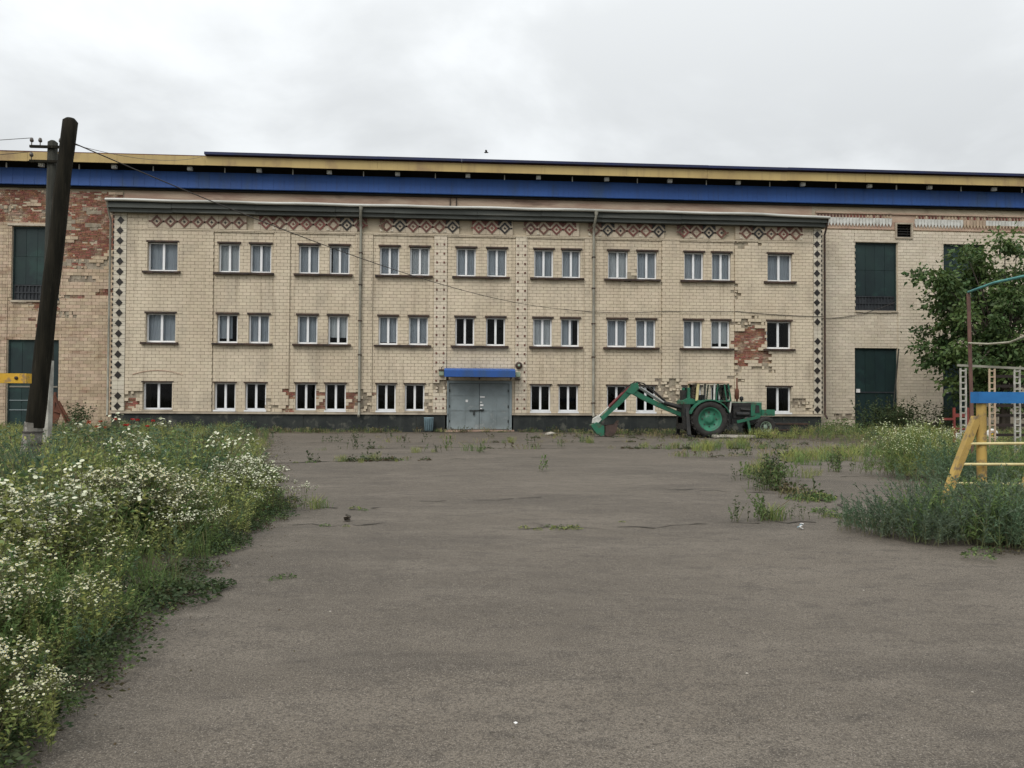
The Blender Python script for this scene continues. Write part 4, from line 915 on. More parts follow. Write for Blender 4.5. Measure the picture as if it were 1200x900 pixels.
def stone_obj(loc, s, label, cat='stone', m='stone', group=None):
    q = MB(); n = 7; rr = random.Random(int(loc[0]*100)); vs = []; 
    for j, (zz_, k) in enumerate(((0, .9), (.45, 1.0), (.85, .6))):
        for i in range(n): a = 2*math.pi*i/n; d = k*rr.uniform(.75, 1.15); vs.append((math.cos(a)*d*s[0], math.sin(a)*d*s[1], zz_*s[2]))
    vs.append((0, 0, s[2])); fs = [(j*n+i, j*n+(i+1) % n, (j+1)*n+(i+1) % n, (j+1)*n+i) for j in range(2) for i in range(n)]+[(2*n+i, 2*n+(i+1) % n, 3*n) for i in range(n)]
    q.add(vs, fs); o = q.build('stone' if cat == 'stone' else cat.replace(' ', '_'), m, None, loc); return tag(o, label, cat, group)
stone_obj((13.05, -5.0, .05), (.16, .13, .42), 'pale upright stone just in front of the tractor nose')
stone_obj((12.9, -5.6, .04), (.20, .14, .22), 'pinkish low stone beside the tractor front wheel', m='brick')
stone_obj((3.9, -3.6, .04), (.25, .16, .12), 'pale flat stone among weeds right of the gate')
stone_obj((-8.9, -4.6, .05), (.30, .2, .22), 'pale stone at the end of the flower bed below the plinth')
stone_obj((.27, -32.89, float(gz(.27, -32.89))), (.010, .008, .007), 'tiny white pebble on the near asphalt', m='paper')
for i, (x, y, lab) in enumerate([(1.6, -32.3, 'pale pebble on the near asphalt, lower right of the middle'), (-.9, -31.0, 'pale pebble on the near asphalt, left, close to the flower bed'), (2.7, -32.6, 'pale pebble on the near asphalt nearest the lower right corner'), (3.3, -30.4, 'pale pebble on the asphalt below the feathery bushes')]):
    stone_obj((x, y, float(gz(x, y))), (.009, .008, .006), lab, m='stone')
for (x, y, s, lab) in ((3.97, -27.76, .022, 'crumpled white and grey scrap of paper on the asphalt near the right weeds'), (-1.35, -27.0, .045, 'dark clod lying on the asphalt near the left flower bed')):
    q = MB(); z0 = float(gz(x, y))
    for k in range(5): q.obox((random.uniform(-s, s), random.uniform(-s, s)*.7, .02+.012*k), (s*1.6, s*1.1, .006), Matrix.Rotation(random.uniform(-.6, .6), 3, 'X')@Matrix.Rotation(random.uniform(-.6, .6), 3, 'Y'), k % 2)
    o = q.build('paper_scrap' if s < .04 else 'clod', ['paper', 'blue_bin'] if s < .04 else ['crack', 'soil'], None, (x, y, z0)); tag(o, lab, 'litter' if s < .04 else 'clod')

# ------------------------------------------------------------------ playground at right
PL = thing('playground_climber', 'yellow playground climber with a blue top beam and ladder rungs in the weeds', 'climber', (7.45, -26, .0))
p = MB(); p.box(-.12, 2.6, -.09, .09, 1.50, 1.66); p.build('top_beam', 'sky_blue', PL)
for x in (-.02, 2.4):
    p = MB(); p.tube([(x, 0, -.1), (x, .0, 1.5)], .066, 12); p.build('post', 'ochre_paint', PL)
p = MB(); p.beam((-.66, -.02, -.05), (-.08, .02, 1.30), .09, .11, up=(0, 1, 0)); p.build('ladder_rail', 'ochre_paint', PL)
p = MB(); p.beam((.22, -.42, .0), (.92, -.10, 1.5), .09, .11, up=(0, 1, 0)); p.build('ladder_rail', 'ochre_paint', PL)
for z in (.10, .36, .63, .92):
    t = (z+.05)/1.35; xa = -.66+.58*t; t2 = z/1.5; xb = .22+.70*t2; p = MB(); p.tube([(xa, -.02, z), (xb, -.42+.32*t2, z+.02)], .020, 8); p.build('rung', 'pale_yellow', PL)
PF = thing('swing_frame', 'tall thin pipe frame with teal top bar and brown upright in front of the tree', 'swing frame', (9.36, -23, 0))
p = MB(); p.tube([(.04, 0, -.1), (-.04, 0, 3.52)], .032, 10); p.build('post', 'brown_pipe', PF)
p = MB(); p.tube([(-.04, 0, 3.54), (-.7, -1.6, 3.46), (-1.27, -3.0, 3.33), (-2.0, -4.8, 3.2)], .022, 10); p.build('top_bar', 'teal_paint', PF)
p = MB(); p.tube([(-.04, 0, 2.60), (-.45, -1.1, 2.50), (-.9, -2.2, 2.44), (-1.27, -3.0, 2.46), (-2.0, -4.8, 2.62)], .017, 8); p.build('lower_bar', 'cream_pipe', PF)
p = MB(); p.tube([(-2.0, -4.8, -.1), (-2.0, -4.8, 3.2)], .032, 10); p.build('post', 'brown_pipe', PF)
# trellis with lattice posts
GZ = thing('trellis', 'thin white lattice post trellis with a pale top beam in front of the tree', 'trellis', (13.3, -17, 0))
for (x, m) in ((0, 'white_post'), (.80, 'tile_tan'), (1.5, 'white_post'), (2.4, 'white_post'), (3.3, 'white_post')):
    q = MB(); q.box(x-.09, x-.055, -.018, .018, -.1, 2.42); q.box(x+.055, x+.09, -.018, .018, -.1, 2.42)
    for k in range(15): q.box(x-.055, x+.055, -.015, .015, .1+k*.16, .135+k*.16)
    q.build('lattice_post', m, GZ)
q = MB(); q.beam((-.15, 0, 2.50), (3.5, 0, 2.36), .05, .06); q.build('top_beam', 'pipe', GZ)
for k in range(7):
    q = MB(); z = .62+k*.26; q.box(.86, 3.3, .020, .045, z, z+.075); q.build('slat', 'dark_wood', GZ)
RS = thing('red_stand', 'faded red metal stand beside the white lattice post', 'stand', (15.95, -13.0, 0))
q = MB(); q.box(-.26, -.20, -.03, .03, -.05, 1.35); q.box(.20, .26, -.03, .03, -.05, 1.35); q.box(-.20, .20, -.03, .03, 1.05, 1.16); q.box(-.20, .20, -.03, .03, .55, .66); q.box(-.6, -.26, -.03, .03, .95, 1.02); q.build('frame', 'red_paint', RS)
q = MB(); q.box(-.2, .2, -.2, .2, .66, .70); q.build('shelf', 'red_paint', RS)
def daisy(x, y, lab):
    t = thing('painted_tyre', lab, 'tyre', (x, y, .34)); q = MB()
    n = 24; prof = [(.16+.085*math.cos(a), .07*math.sin(a)) for a in np.linspace(0, 2*math.pi, 11)]
    q.lathe(prof, (0, 0, 0), 'y', n, 0); q.build('tread', 'white', t)
    q = MB(); q.lathe([(.0, -.03), (.10, -.03), (.10, .03), (0, .03)], (0, 0, 0), 'y', 16, 0); q.build('hub', 'yellow_paint', t)
    q = MB(); q.box(-.025, .025, -.03, .03, -.4, -.24); q.build('stake', 'dark_wood', t)
daisy(18.0, -10, 'white painted tyre with yellow hub left of the yellow climber post'); daisy(19.15, -10, 'white painted tyre with yellow hub right of the yellow climber post')
LPo = thing('leaning_pole', 'thin grey pole leaning against the right wing wall under the tree', 'pole', (20.6, -1.0, 0))
q = MB(); q.tube([(0, 0, 0), (1.4, 1.7, 4.2)], .035, 8); q.build('shaft', 'wood_grey', LPo)
for i, (x, y, z, ln) in enumerate(((22.3, -.5, .15, 2.6), (22.8, -.75, .14, 2.2), (22.5, -.6, .40, 2.3))):
    q = MB(); q.tube([(-ln/2, 0, 0), (ln/2, .1, .02)], [.15, .12], 10); tag(q.build('log', 'bark', None, (x, y, z)), ['lowest dark log at the foot of the right wing wall', 'front dark log lying before the right wing wall', 'topmost dark log of the pile by the right wing wall'][i], 'log', 'logs piled by the right wing')

# bird
BD = thing('bird', 'tiny dark bird flying in the overcast sky above the roof edge', 'bird', (1.0, -5, 11.72))
q = MB(); q.tube([(-.09, 0, 0), (-.03, 0, .01), (.04, 0, .01), (.10, 0, 0)], [.008, .03, .028, .006], 8); q.build('body', 'engine', BD)
for s in (-1, 1):
    q = MB(); q.add([(-.04, 0, .015), (.04, 0, .015), (.03, s*.12, .07), (-.03, s*.24, .04), (-.05, s*.12, .06)], [(0, 1, 2, 4), (4, 2, 3)]); q.build('wing', 'engine', BD)

# ------------------------------------------------------------------ vegetation generators (independent quads)
VM = ['lf_mid', 'lf_blue', 'lf_yel', 'lf_dark', 'lf_brown', 'stem', 'straw', 'petal', 'petal_c', 'disc', 'poppy', 'poppy_o', 'lf_grey']
VI = {k: i for i, k in enumerate(VM)}
def unit(v): return v/np.maximum(np.linalg.norm(v, axis=-1, keepdims=True), 1e-9)
def leaves(p, d, ln, wd, fold=.35):
    """p base (n,3), d direction (n,3), lengths, widths -> rhombic leaves bent a little"""
    n = len(p); d = unit(d); side = unit(np.cross(d, rng.normal(size=(n, 3)))); nr = np.cross(side, d)
    ln = np.broadcast_to(np.asarray(ln, float), (n,))[:, None]; wd = np.broadcast_to(np.asarray(wd, float), (n,))[:, None]
    mid = p+d*ln*.45+nr*ln*.08
    return np.stack([p, mid+side*wd, p+d*ln-np.array([0, 0, 1])*ln*fold*.4, mid-side*wd], 1)
def ribbon(a, b, w0, w1):
    d = b-a; n = len(a); s = unit(np.cross(d, rng.normal(size=(n, 3))))
    w0 = np.broadcast_to(np.asarray(w0, float), (n,))[:, None]; w1 = np.broadcast_to(np.asarray(w1, float), (n,))[:, None]
    return np.stack([a-s*w0, a+s*w0, b+s*w1, b-s*w1], 1)
def disc(c, nrm, r):
    n = len(c); a = unit(np.cross(nrm, rng.normal(size=(n, 3)))); b = np.cross(unit(nrm), a); r = np.broadcast_to(np.asarray(r, float), (n,))[:, None]
    h = [c+(a*math.cos(t)+b*math.sin(t))*r for t in np.arange(6)*math.pi/3]
    return np.concatenate([np.stack([h[0], h[1], h[2], h[3]], 1), np.stack([h[0], h[3], h[4], h[5]], 1)])
class PB:
    def __init__(s): s.q = []; s.m = []
    def put(s, q, m): s.q.append(q); s.m.append(np.full(len(q), VI[m]))
    def done(s): return np.concatenate(s.q), np.concatenate(s.m)
def stems(n, h, spread, lean, jit=.06):
    b = np.c_[rng.normal(size=(n, 2))*spread, np.zeros(n)]; l = rng.normal(size=(n, 2))*lean; hh = h*rng.uniform(.7, 1.05, n)
    t = b+np.c_[l*hh[:, None], hh]; m = b+(t-b)*.5-np.c_[l*.12*hh[:, None], np.zeros(n)]
    return b, m, t
def along(b, m, t, k):
    n = len(b); i = rng.integers(0, n, k); u = rng.uniform(.08, 1, k)[:, None]
    lo = u < .5; p = np.where(lo, b[i]+(m[i]-b[i])*u*2, m[i]+(t[i]-m[i])*(u-.5)*2); return p, i, u[:, 0]
def flower_plant(h=.8, ns=6, nl=90, nf=70, fr=.013, lm='lf_mid', petal='petal', lsz=.07, spread=.07, cent=True):
    o = PB(); b, m, t = stems(ns, h, spread, .16)
    o.put(ribbon(b, m, .005, .004), 'stem'); o.put(ribbon(m, t, .004, .002), 'stem')
    p, i, u_ = along(b, m, t, nl); az = rng.uniform(0, 6.283, nl); el = rng.uniform(.1, .9, nl)
    d = np.c_[np.cos(az)*np.cos(el), np.sin(az)*np.cos(el), np.sin(el)]
    o.put(leaves(p, d, lsz*rng.uniform(.6, 1.3, nl)*(1.25-.6*u_), .011*lsz/.07*rng.uniform(.7, 1.4, nl)), lm)
    if nf:
        i = rng.integers(0, ns, nf); off = rng.normal(size=(nf, 3))*np.array([.058, .058, .022])*h/.8; off[:, 2] -= .05*np.hypot(off[:, 0], off[:, 1])/.1
        c = t[i]+off; o.put(ribbon(t[i]-np.array([0, 0, .12*h])+off*.15, c, .0018, .0014), 'stem')
        nn = np.c_[rng.normal(size=(nf, 2))*.45+off[:, :2]*3, np.ones(nf)]
        o.put(disc(c, nn, fr*rng.uniform(.7, 1.2, nf)), petal)
        if cent: q = disc(c+unit(nn)*.0025, nn, fr*.36); o.put(q, 'disc')
    return o.done()
def leafy_plant(h=.7, ns=7, nl=160, lsz=.075, lm='lf_blue', w=.014, spread=.09, up=.4):
    o = PB(); b, m, t = stems(ns, h, spread, .2); o.put(ribbon(b, m, .006, .004), 'stem'); o.put(ribbon(m, t, .004, .002), 'stem')
    p, i, u_ = along(b, m, t, nl); az = rng.uniform(0, 6.283, nl); el = rng.normal(up, .4, nl)
    d = np.c_[np.cos(az)*np.cos(el), np.sin(az)*np.cos(el), np.sin(el)]
    o.put(leaves(p, d, lsz*rng.uniform(.6, 1.4, nl)*(1.3-.7*u_), w*rng.uniform(.7, 1.3, nl)), lm); return o.done()
def grass_plant(h=.6, nb=40, w=.004, lm='lf_yel', spread=.10, lean=.35, straw=.05):
    o = PB(); b, m, t = stems(nb, h, spread, lean*.5); t = t+np.c_[(t-b)[:, :2]*.8, -.08*h*np.ones(nb)]
    k = int(nb*(1-straw)); o.put(ribbon(b[:k], m[:k], w, w*.9), lm); o.put(ribbon(m[:k], t[:k], w*.9, w*.15), lm)
    if k < nb: o.put(ribbon(b[k:], m[k:], w*.7, w*.6), 'straw'); o.put(ribbon(m[k:], t[k:], w*.6, w*1.1), 'straw')
    return o.done()
def feather_plant(h=.7, ns=16, k=34, lm='lf_blue', spread=.22, lean=.32, tipm=None):
    o = PB(); b, m, t = stems(ns, h, spread, lean); t = t+np.c_[np.zeros((ns, 2)), -.05*np.ones(ns)]
    o.put(ribbon(b, m, .005, .004), 'stem'); o.put(ribbon(m, t, .004, .002), lm)
    n = ns*k; p, i, u_ = along(b, m, t, n); ax = unit(t-b)[i]; az = rng.normal(size=(n, 3)); d = unit(az)*.8+ax*.9
    o.put(leaves(p, d, .10*(1.15-.75*u_)*rng.uniform(.6, 1.3, n)*h/.7, .0065), lm)
    if tipm: q = rng.integers(0, ns, ns*6); o.put(disc(t[q]+rng.normal(size=(ns*6, 3))*.05, np.c_[rng.normal(size=(ns*6, 2))*.4, np.ones(ns*6)], .014), tipm)
    return o.done()
def low_plant(r=.25, nl=110, lm='lf_brown', lsz=.06):
    o = PB(); a = rng.uniform(0, 6.283, nl); rr = r*np.sqrt(rng.uniform(0, 1, nl)); p = np.c_[np.cos(a)*rr, np.sin(a)*rr, rng.uniform(.01, .10, nl)*(1.2-rr/r)]
    d = np.c_[np.cos(a), np.sin(a), rng.normal(.25, .35, nl)]; o.put(leaves(p, d, lsz*rng.uniform(.6, 1.4, nl), lsz*.27*rng.uniform(.7, 1.3, nl)), lm)
    k = nl//2; o.put(leaves(p[:k]+np.array([0, 0, .03]), d[:k]*np.array([-1, 1, 1]), lsz, lsz*.26), 'lf_dark'); return o.done()
def scale_proto(pr, s): return pr[0]*s, pr[1]
def scatter(protos, pos, sc, pick=None, zj=0):
    """copy plant protos to positions; returns joined quads"""
    Q = []; Mi = []; n = len(pos); pk = rng.integers(0, len(protos), n) if pick is None else pick
    for j, (q, m) in enumerate(protos):
        ix = np.where(pk == j)[0]
        if not len(ix): continue
        a = rng.uniform(0, 6.283, len(ix)); c, s = np.cos(a), np.sin(a); k = sc[ix]
        x = q[None, :, :, 0]; y = q[None, :, :, 1]; z = q[None, :, :, 2]; lx, ly = rng.normal(size=(2, len(ix)))*.10
        e = (slice(None), None, None)
        X_ = (x*c[e]-y*s[e]+z*lx[e])*k[e]+pos[ix, 0][e]; Y_ = (x*s[e]+y*c[e]+z*ly[e])*k[e]+pos[ix, 1][e]; Z_ = z*k[e]*rng.uniform(.85, 1.15, len(ix))[e]+pos[ix, 2][e]
        Q.append(np.stack([X_, Y_, Z_], -1).reshape(-1, 4, 3)); Mi.append(np.tile(m, len(ix)))
    return np.concatenate(Q), np.concatenate(Mi)
CAMP = np.array([0, -36.5])
def field(poly, bb, dens, dmin, dmax, fov=True):
    n = int((bb[1]-bb[0])*(bb[3]-bb[2])*dens); P = np.c_[rng.uniform(bb[0], bb[1], n), rng.uniform(bb[2], bb[3], n)]
    v = P-CAMP; dist = np.hypot(v[:, 0], v[:, 1]); ok = inside(P, poly) & (dist >= dmin) & (dist < dmax)
    if fov: ang = np.arctan2(v[:, 0], v[:, 1])-yaw; ok &= np.abs(ang) < R(43)
    return np.c_[P[ok], np.full(ok.sum(), .04)]
def edge_dist(P, poly, k0, k1):
    d = np.full(len(P), 99.)
    for i in range(k0, k1):
        a, b = np.array(poly[i]), np.array(poly[i+1]); ab = b-a; t = np.clip(((P[:, :2]-a)@ab)/(ab@ab), 0, 1); d = np.minimum(d, np.linalg.norm(P[:, :2]-(a+t[:, None]*ab), axis=1))
    return d
def vnoise(P, s, ph=0):
    return .5+.25*np.sin(P[:, 0]*s+ph)+.25*np.sin(P[:, 1]*s*.8+P[:, 0]*s*.4+ph*2.1)

# protos at three levels of detail
nearF = [flower_plant(.72, 7, 190, 96, .0115, lm) for lm in ('lf_mid', 'lf_mid', 'lf_yel')]
nearG = [leafy_plant(.6, 8, 220, .06, 'lf_mid', .009), leafy_plant(.6, 8, 220, .06, 'lf_yel', .008), feather_plant(.6, 9, 40, 'lf_mid', .12), leafy_plant(.55, 9, 260, .05, 'lf_blue', .008), grass_plant(.5, 46, .0022, 'lf_mid'), leafy_plant(.6, 9, 260, .05, 'lf_yel', .007)]
midF = [flower_plant(.8, 6, 100, 64, .0155, lm, cent=False) for lm in ('lf_mid', 'lf_mid', 'lf_yel')]
midG = [leafy_plant(.8, 7, 110, .085, 'lf_mid', .014), leafy_plant(.8, 7, 110, .085, 'lf_blue', .014), leafy_plant(.8, 8, 140, .07, 'lf_yel', .010), grass_plant(.7, 30, .0032, 'lf_mid'), feather_plant(.8, 8, 22, 'lf_blue', .12), leafy_plant(.8, 8, 140, .07, 'lf_mid', .010)]
farF = [flower_plant(.8, 5, 36, 24, .024, lm, 'petal_c', lsz=.1, cent=False) for lm in ('lf_mid', 'lf_yel')]
farG = [leafy_plant(.85, 6, 50, .13, 'lf_mid', .022), leafy_plant(.85, 6, 50, .13, 'lf_yel', .020), grass_plant(.8, 24, .008, 'lf_yel'), leafy_plant(.85, 6, 50, .13, 'lf_blue', .022), grass_plant(.75, 24, .008, 'lf_mid', straw=.4)]
WHITE = [(-2.9, -28.9, .45, .85), (-3.6, -30.4, .5, .7), (-2.8, -32.2, .45, .55), (-2.4, -33.4, .45, .5), (-2.6, -26.3, .55, .55), (-3.3, -24.0, .5, .4), (-4.6, -19, .8, .35), (-6.4, -11, 1.3, .45), (-4.6, -31.4, .8, .3), (-3.9, -26.2, .6, .25)]
def pwhite(P):
    w = np.zeros(len(P))
    for x, y, s, a in WHITE: w = np.maximum(w, a*np.exp(-((P[:, 0]-x)**2+(P[:, 1]-y)**2)/(2*s*s)))
    return np.clip(w*1.15-.10, .008, .85)
def bed(d0, d1, dens, F_, G_, name, label):
    P = field(BED, (-33, -1.2, -37, -2), dens, d0, d1); w = rng.uniform(size=len(P)) < pwhite(P)
    ed = edge_dist(P, BED, 0, 10); h = np.clip(.50+ed*.55, .5, 1.0)*rng.uniform(.75, 1.15, len(P))*(.8+.4*vnoise(P, 1.3))*np.clip(1.15-(np.hypot(P[:, 0]-CAMP[0], P[:, 1]-CAMP[1])-12)/24, .60, 1)
    P[:, 0] += rng.uniform(-.1, .1, len(P))
    gq = scatter(G_, P[~w], h[~w], (rng.uniform(size=(~w).sum())*len(G_)*.35+vnoise(P[~w], .9, 2)*len(G_)*.65).astype(int).clip(0, len(G_)-1))
    fq = scatter(F_, P[w], h[w]) if w.any() else (np.zeros((0, 4, 3)), np.zeros(0))
    return gq, fq
parts = [bed(1.2, 6.5, 42, nearF, nearG, '', ''), bed(6.5, 15, 16, midF, midG, '', ''), bed(15, 45, 5.5, farF, farG, '', '')]
tag(quads('weed_meadow', np.concatenate([p[0][0] for p in parts]), np.concatenate([p[0][1] for p in parts]), VM), 'tall green weeds and grasses filling the bed on the left', 'weeds', kind='stuff')
tag(quads('white_wildflowers', np.concatenate([p[1][0] for p in parts]), np.concatenate([p[1][1] for p in parts]), VM), 'white flowered wild herbs growing through the left weed bed', 'wildflowers', kind='stuff')
# taller single stalks standing above the rest
P = field(BED, (-33, -1.6, -34, -6), 1.5, 3.5, 28); P = P[edge_dist(P, BED, 0, 10) > .7]; Pn = np.hypot(P[:, 0], P[:, 1]+36.5) < 12
tall = [leafy_plant(1.0, 2, 90, .08, 'lf_mid', .012, .03, .7), grass_plant(1.0, 8, .004, 'lf_yel', .05, .2, .5), leafy_plant(1.0, 2, 80, .09, 'lf_blue', .014, .03, .6), leafy_plant(.95, 1, 50, .05, 'straw', .007, .03, .9)]
q, m_ = scatter(tall, P, rng.uniform(.85, 1.2, len(P))*np.where(Pn, 1, .85)*np.clip(1.15-(np.hypot(P[:, 0], P[:, 1]+36.5)-11)/22, .5, 1))
tag(quads('tall_stalks', q, m_, VM), 'taller single weed stalks standing above the left bed', 'weeds', kind='stuff')
# low brownish cover along the bed's edge
P = field(BED, (-6, -1, -36, -20), 30, .5, 20); P = P[edge_dist(P, BED, 0, 8) < .36]; P[:, 0] += .14; P = np.concatenate([P, P+np.array([.07, .11, 0])])
q, m_ = scatter([low_plant(.2, 80, 'lf_brown', .03), low_plant(.2, 80, 'lf_dark', .032), low_plant(.2, 80, 'lf_mid', .03)], P, rng.uniform(.6, 1.1, len(P)))
tag(quads('ground_cover', q, m_, VM), 'low brownish creeping weeds along the edge of the left bed', 'ground cover', kind='stuff')

def clump(name, label, cat, loc, protos, n, rad, s0=1.0, group=None):
    P = np.c_[rng.normal(size=(n, 2))*rad, np.zeros(n)]; q, m_ = scatter(protos, P, s0*rng.uniform(.75, 1.1, n)*np.exp(-(np.hypot(P[:, 0], P[:, 1])/(rad*3.2))**2))
    return tag(quads(name, q, m_, VM, None, loc), label, cat, group)
G1 = 'clumps of white wildflowers in the left bed'
clump('wildflower_clump', 'nearest white wildflower clump in the bottom left corner, spilling on the asphalt', 'wildflowers', (-2.12, -33.2, .03), nearF, 30, .20, .74, G1)
clump('wildflower_clump', 'dense white wildflower clump at left edge above the nearest clump', 'wildflowers', (-2.75, -32.2, .03), nearF, 24, .24, .95, G1)
clump('wildflower_clump', 'broad white wildflower clump in the middle of the bed, the whitest one', 'wildflowers', (-3.1, -28.9, .03), nearF, 34, .30, 1.15, G1)
clump('wildflower_clump', 'white wildflower clump at the far right tip of the bed beside the asphalt', 'wildflowers', (-2.85, -26.2, .03), midF, 24, .28, 1.0, G1)
clump('wildflower_clump', 'wide flat white wildflower clump left of the whitest one', 'wildflowers', (-3.6, -30.4, .03), nearF, 26, .34, 1.0, G1)
clump('wildflower_sprig', 'single low sprig of white flowers leaning out over the asphalt', 'wildflowers', (-1.78, -32.9, .03), nearF, 4, .07, .50)
clump('yellow_green_weed', 'yellowish green bushy weed behind the whitest flower clump', 'weed', (-2.6, -28.2, .03), [leafy_plant(.8, 9, 260, .05, 'lf_yel', .008)], 7, .22, 1.0)
clump('dark_weed', 'dark low creeping weed at the lower edge of the flower bed', 'weed', (-2.1, -30.6, .03), [low_plant(.2, 90, 'lf_dark', .05), low_plant(.2, 90, 'lf_brown', .05)], 9, .17, 1.0)
clump('tall_grass', 'tall blue green grass tuft in the middle of the left bed', 'grass tuft', (-5.2, -26.3, .03), [grass_plant(1.0, 60, .007, 'lf_blue', .12)], 6, .25, 1.05)
clump('thistle', 'dark green tall weed at the left edge near the concrete stub', 'weed', (-8.2, -24.2, .03), [leafy_plant(1.0, 5, 160, .14, 'lf_dark', .03)], 4, .2, 1.05)
def poppy(loc, lab, n, m, h):
    t = thing('poppy', lab, 'flower', loc); o = PB(); b, mm_, tp = stems(n, h, .22, .12); o.put(ribbon(b, mm_, .006, .006), 'stem'); o.put(ribbon(mm_, tp, .006, .006), 'stem')
    k = 90; p, i, u_ = along(b, mm_, tp, k); az = rng.uniform(0, 6.28, k); o.put(leaves(p*np.array([1, 1, .7]), np.c_[np.cos(az), np.sin(az), np.full(k, .3)], .14, .03), 'lf_mid')
    q, mi = o.done(); tag(quads('foliage', q, mi, VM, t), kind='stuff')
    for c in tp:
        o = PB(); k = 7; az = np.arange(k)*2*math.pi/k; o.put(leaves(np.repeat(c[None], k, 0), np.c_[np.cos(az), np.sin(az), np.full(k, .5)], .085, .05, .1), m)
        q, mi = o.done(); quads('flower_head', q, mi, VM, t)
poppy((-10.9, -10.0, .04), 'bright red flowers above the weeds below the lower left window', 7, 'poppy', .72)
poppy((-11.6, -11.2, .04), 'small orange flowers left of the bright red ones', 5, 'poppy_o', .68)
poppy((-8.75, -23.5, .04), 'pale orange flower at the left edge of the photograph near the pole foot', 2, 'poppy_o', .95)

# right side: verge weeds, bushes
P = field(VERGE, (5, 45, -32, -1.5), 5.0, 4, 60); ed = edge_dist(P, VERGE, 0, 8)
yy = P[:, 1]; hh = np.clip(.25+ed*.16, .2, .62)*rng.uniform(.6, 1.2, len(P)); near = np.hypot(P[:, 0], P[:, 1]+36.5) < 16
q1 = scatter(midG, P[near], hh[near]*.8); q2 = scatter(farG, P[~near], hh[~near])
tag(quads('verge_weeds', np.concatenate([q1[0], q2[0]]), np.concatenate([q1[1], q2[1]]), VM), 'rough grass and weeds covering the verge on the right', 'weeds', kind='stuff')
P = np.concatenate([field(STRIP, (-9.3, 13.1, -4.2, -.6), 8.0, 10, 60), field([(2.5, -5.2), (13.5, -13), (13.8, -4), (4, -2.4)], (2, 14, -13, -2), 1.3, 10, 60)]+[np.c_[np.array(a)+(np.array(b)-np.array(a))*rng.uniform(size=k)[:, None]+rng.normal(size=(k, 2))*np.array([.1, .12]), np.full(k, .0)] for a, b, k in (((-4.5, -18.1), (-.8, -17.2), 14), ((-4.4, -13.3), (5, -12.5), 18), ((5, -12.6), (13, -13), 34), ((-5, -9.5), (12, -8.8), 26), ((-6, -6.2), (12, -6), 26), ((5.2, -25.2), (6.2, -20.5), 26), ((6, -16), (12.5, -15), 45))])
q, m_ = scatter([grass_plant(.24, 20, .008, 'lf_mid', .12, straw=.3), grass_plant(.22, 18, .008, 'lf_yel', .14, straw=.7), leafy_plant(.26, 4, 34, .08, 'lf_dark', .018), leafy_plant(.24, 4, 30, .08, 'lf_brown', .016), low_plant(.22, 40, 'lf_brown', .07)], P, rng.uniform(.3, 1.1, len(P)))
tag(quads('wall_foot_grass', q, m_, VM), 'sparse grass along the foot of the office block', 'grass', kind='stuff')
feather = [feather_plant(.75, 18, 40, 'lf_grey', .16, .34), feather_plant(.75, 18, 40, 'lf_blue', .16, .34), feather_plant(.7, 16, 36, 'lf_mid', .16, .34)]
GB = 'bushy plants on the right verge'
clump('feathery_bush', 'low spreading blue green feathery bush at the asphalt edge, lowest on the right', 'bush', (5.05, -28.35, .03), feather, 24, .34, .78, GB)
clump('feathery_bush', 'dense blue green feathery bush in front of the yellow ladder', 'bush', (5.75, -28.5, .03), feather, 26, .34, 1.05, GB)
clump('feathery_bush', 'feathery bush hiding the foot of the yellow climber post', 'bush', (6.45, -28.6, .03), feather, 24, .34, .95, GB)
clump('feathery_bush', 'tall pale topped bush left of the yellow ladder', 'bush', (9.0, -21.6, .03), [feather_plant(1.1, 18, 34, 'lf_mid', .2, .26, 'petal_c'), feather_plant(1.1, 18, 34, 'lf_yel', .2, .26, 'petal_c')], 16, .42, 1.0, GB)
clump('feathery_bush', 'green bush between the pale topped bush and the ladder', 'bush', (8.0, -24.6, .03), [feather_plant(1.0, 16, 34, 'lf_blue', .2, .28)], 14, .36, 1.0, GB)
clump('feathery_bush', 'green feathery bush behind the yellow climber post', 'bush', (8.9, -24.2, .03), [feather_plant(1.0, 16, 34, 'lf_mid', .2, .28)], 12, .42, 1.0, GB)
clump('leafy_weed', 'yellowish green weed clump below the ladder rungs at the right edge', 'weed', (6.35, -29.5, .03), [leafy_plant(.55, 8, 150, .06, 'lf_yel', .011), leafy_plant(.55, 8, 150, .06, 'lf_mid', .011)], 12, .25, .95)
clump('leafy_weed', 'low straggling weed at the near foot of the feathery bushes', 'weed', (5.5, -29.75, .03), [low_plant(.25, 80, 'lf_mid', .05), low_plant(.25, 60, 'lf_brown', .05)], 8, .30, .8)
clump('wall_bush', 'dark olive bush in front of the right wing door', 'bush', (20.7, -1.4, .03), [leafy_plant(1.5, 12, 220, .16, 'lf_dark', .03, .3)], 15, .60, 1.25)
clump('wall_bush', 'bright green low bush at the corner right of the metal trough', 'bush', (17.2, -2.4, .03), [leafy_plant(.95, 10, 160, .13, 'lf_mid', .025, .3)], 10, .6, .85)
clump('wall_bush', 'dark shrub by the wall left of the office block corner', 'bush', (-16.9, -.6, .03), [leafy_plant(1.3, 8, 150, .15, 'lf_dark', .03, .2)], 6, .4, 1.0)
clump('wall_bush', 'dark weed against the right wing wall beside the log pile', 'bush', (23.6, -.9, .03), [leafy_plant(1.6, 9, 160, .15, 'lf_dark', .028, .2)], 8, .5, 1.0)
clump('leafy_weed', 'pale yellowish weed patch hiding the tractor front wheel', 'weed', (12.55, -6.0, .03), [leafy_plant(.5, 8, 90, .09, 'lf_yel', .018, .2), grass_plant(.45, 36, .008, 'lf_yel', .2)], 16, .45, .95)

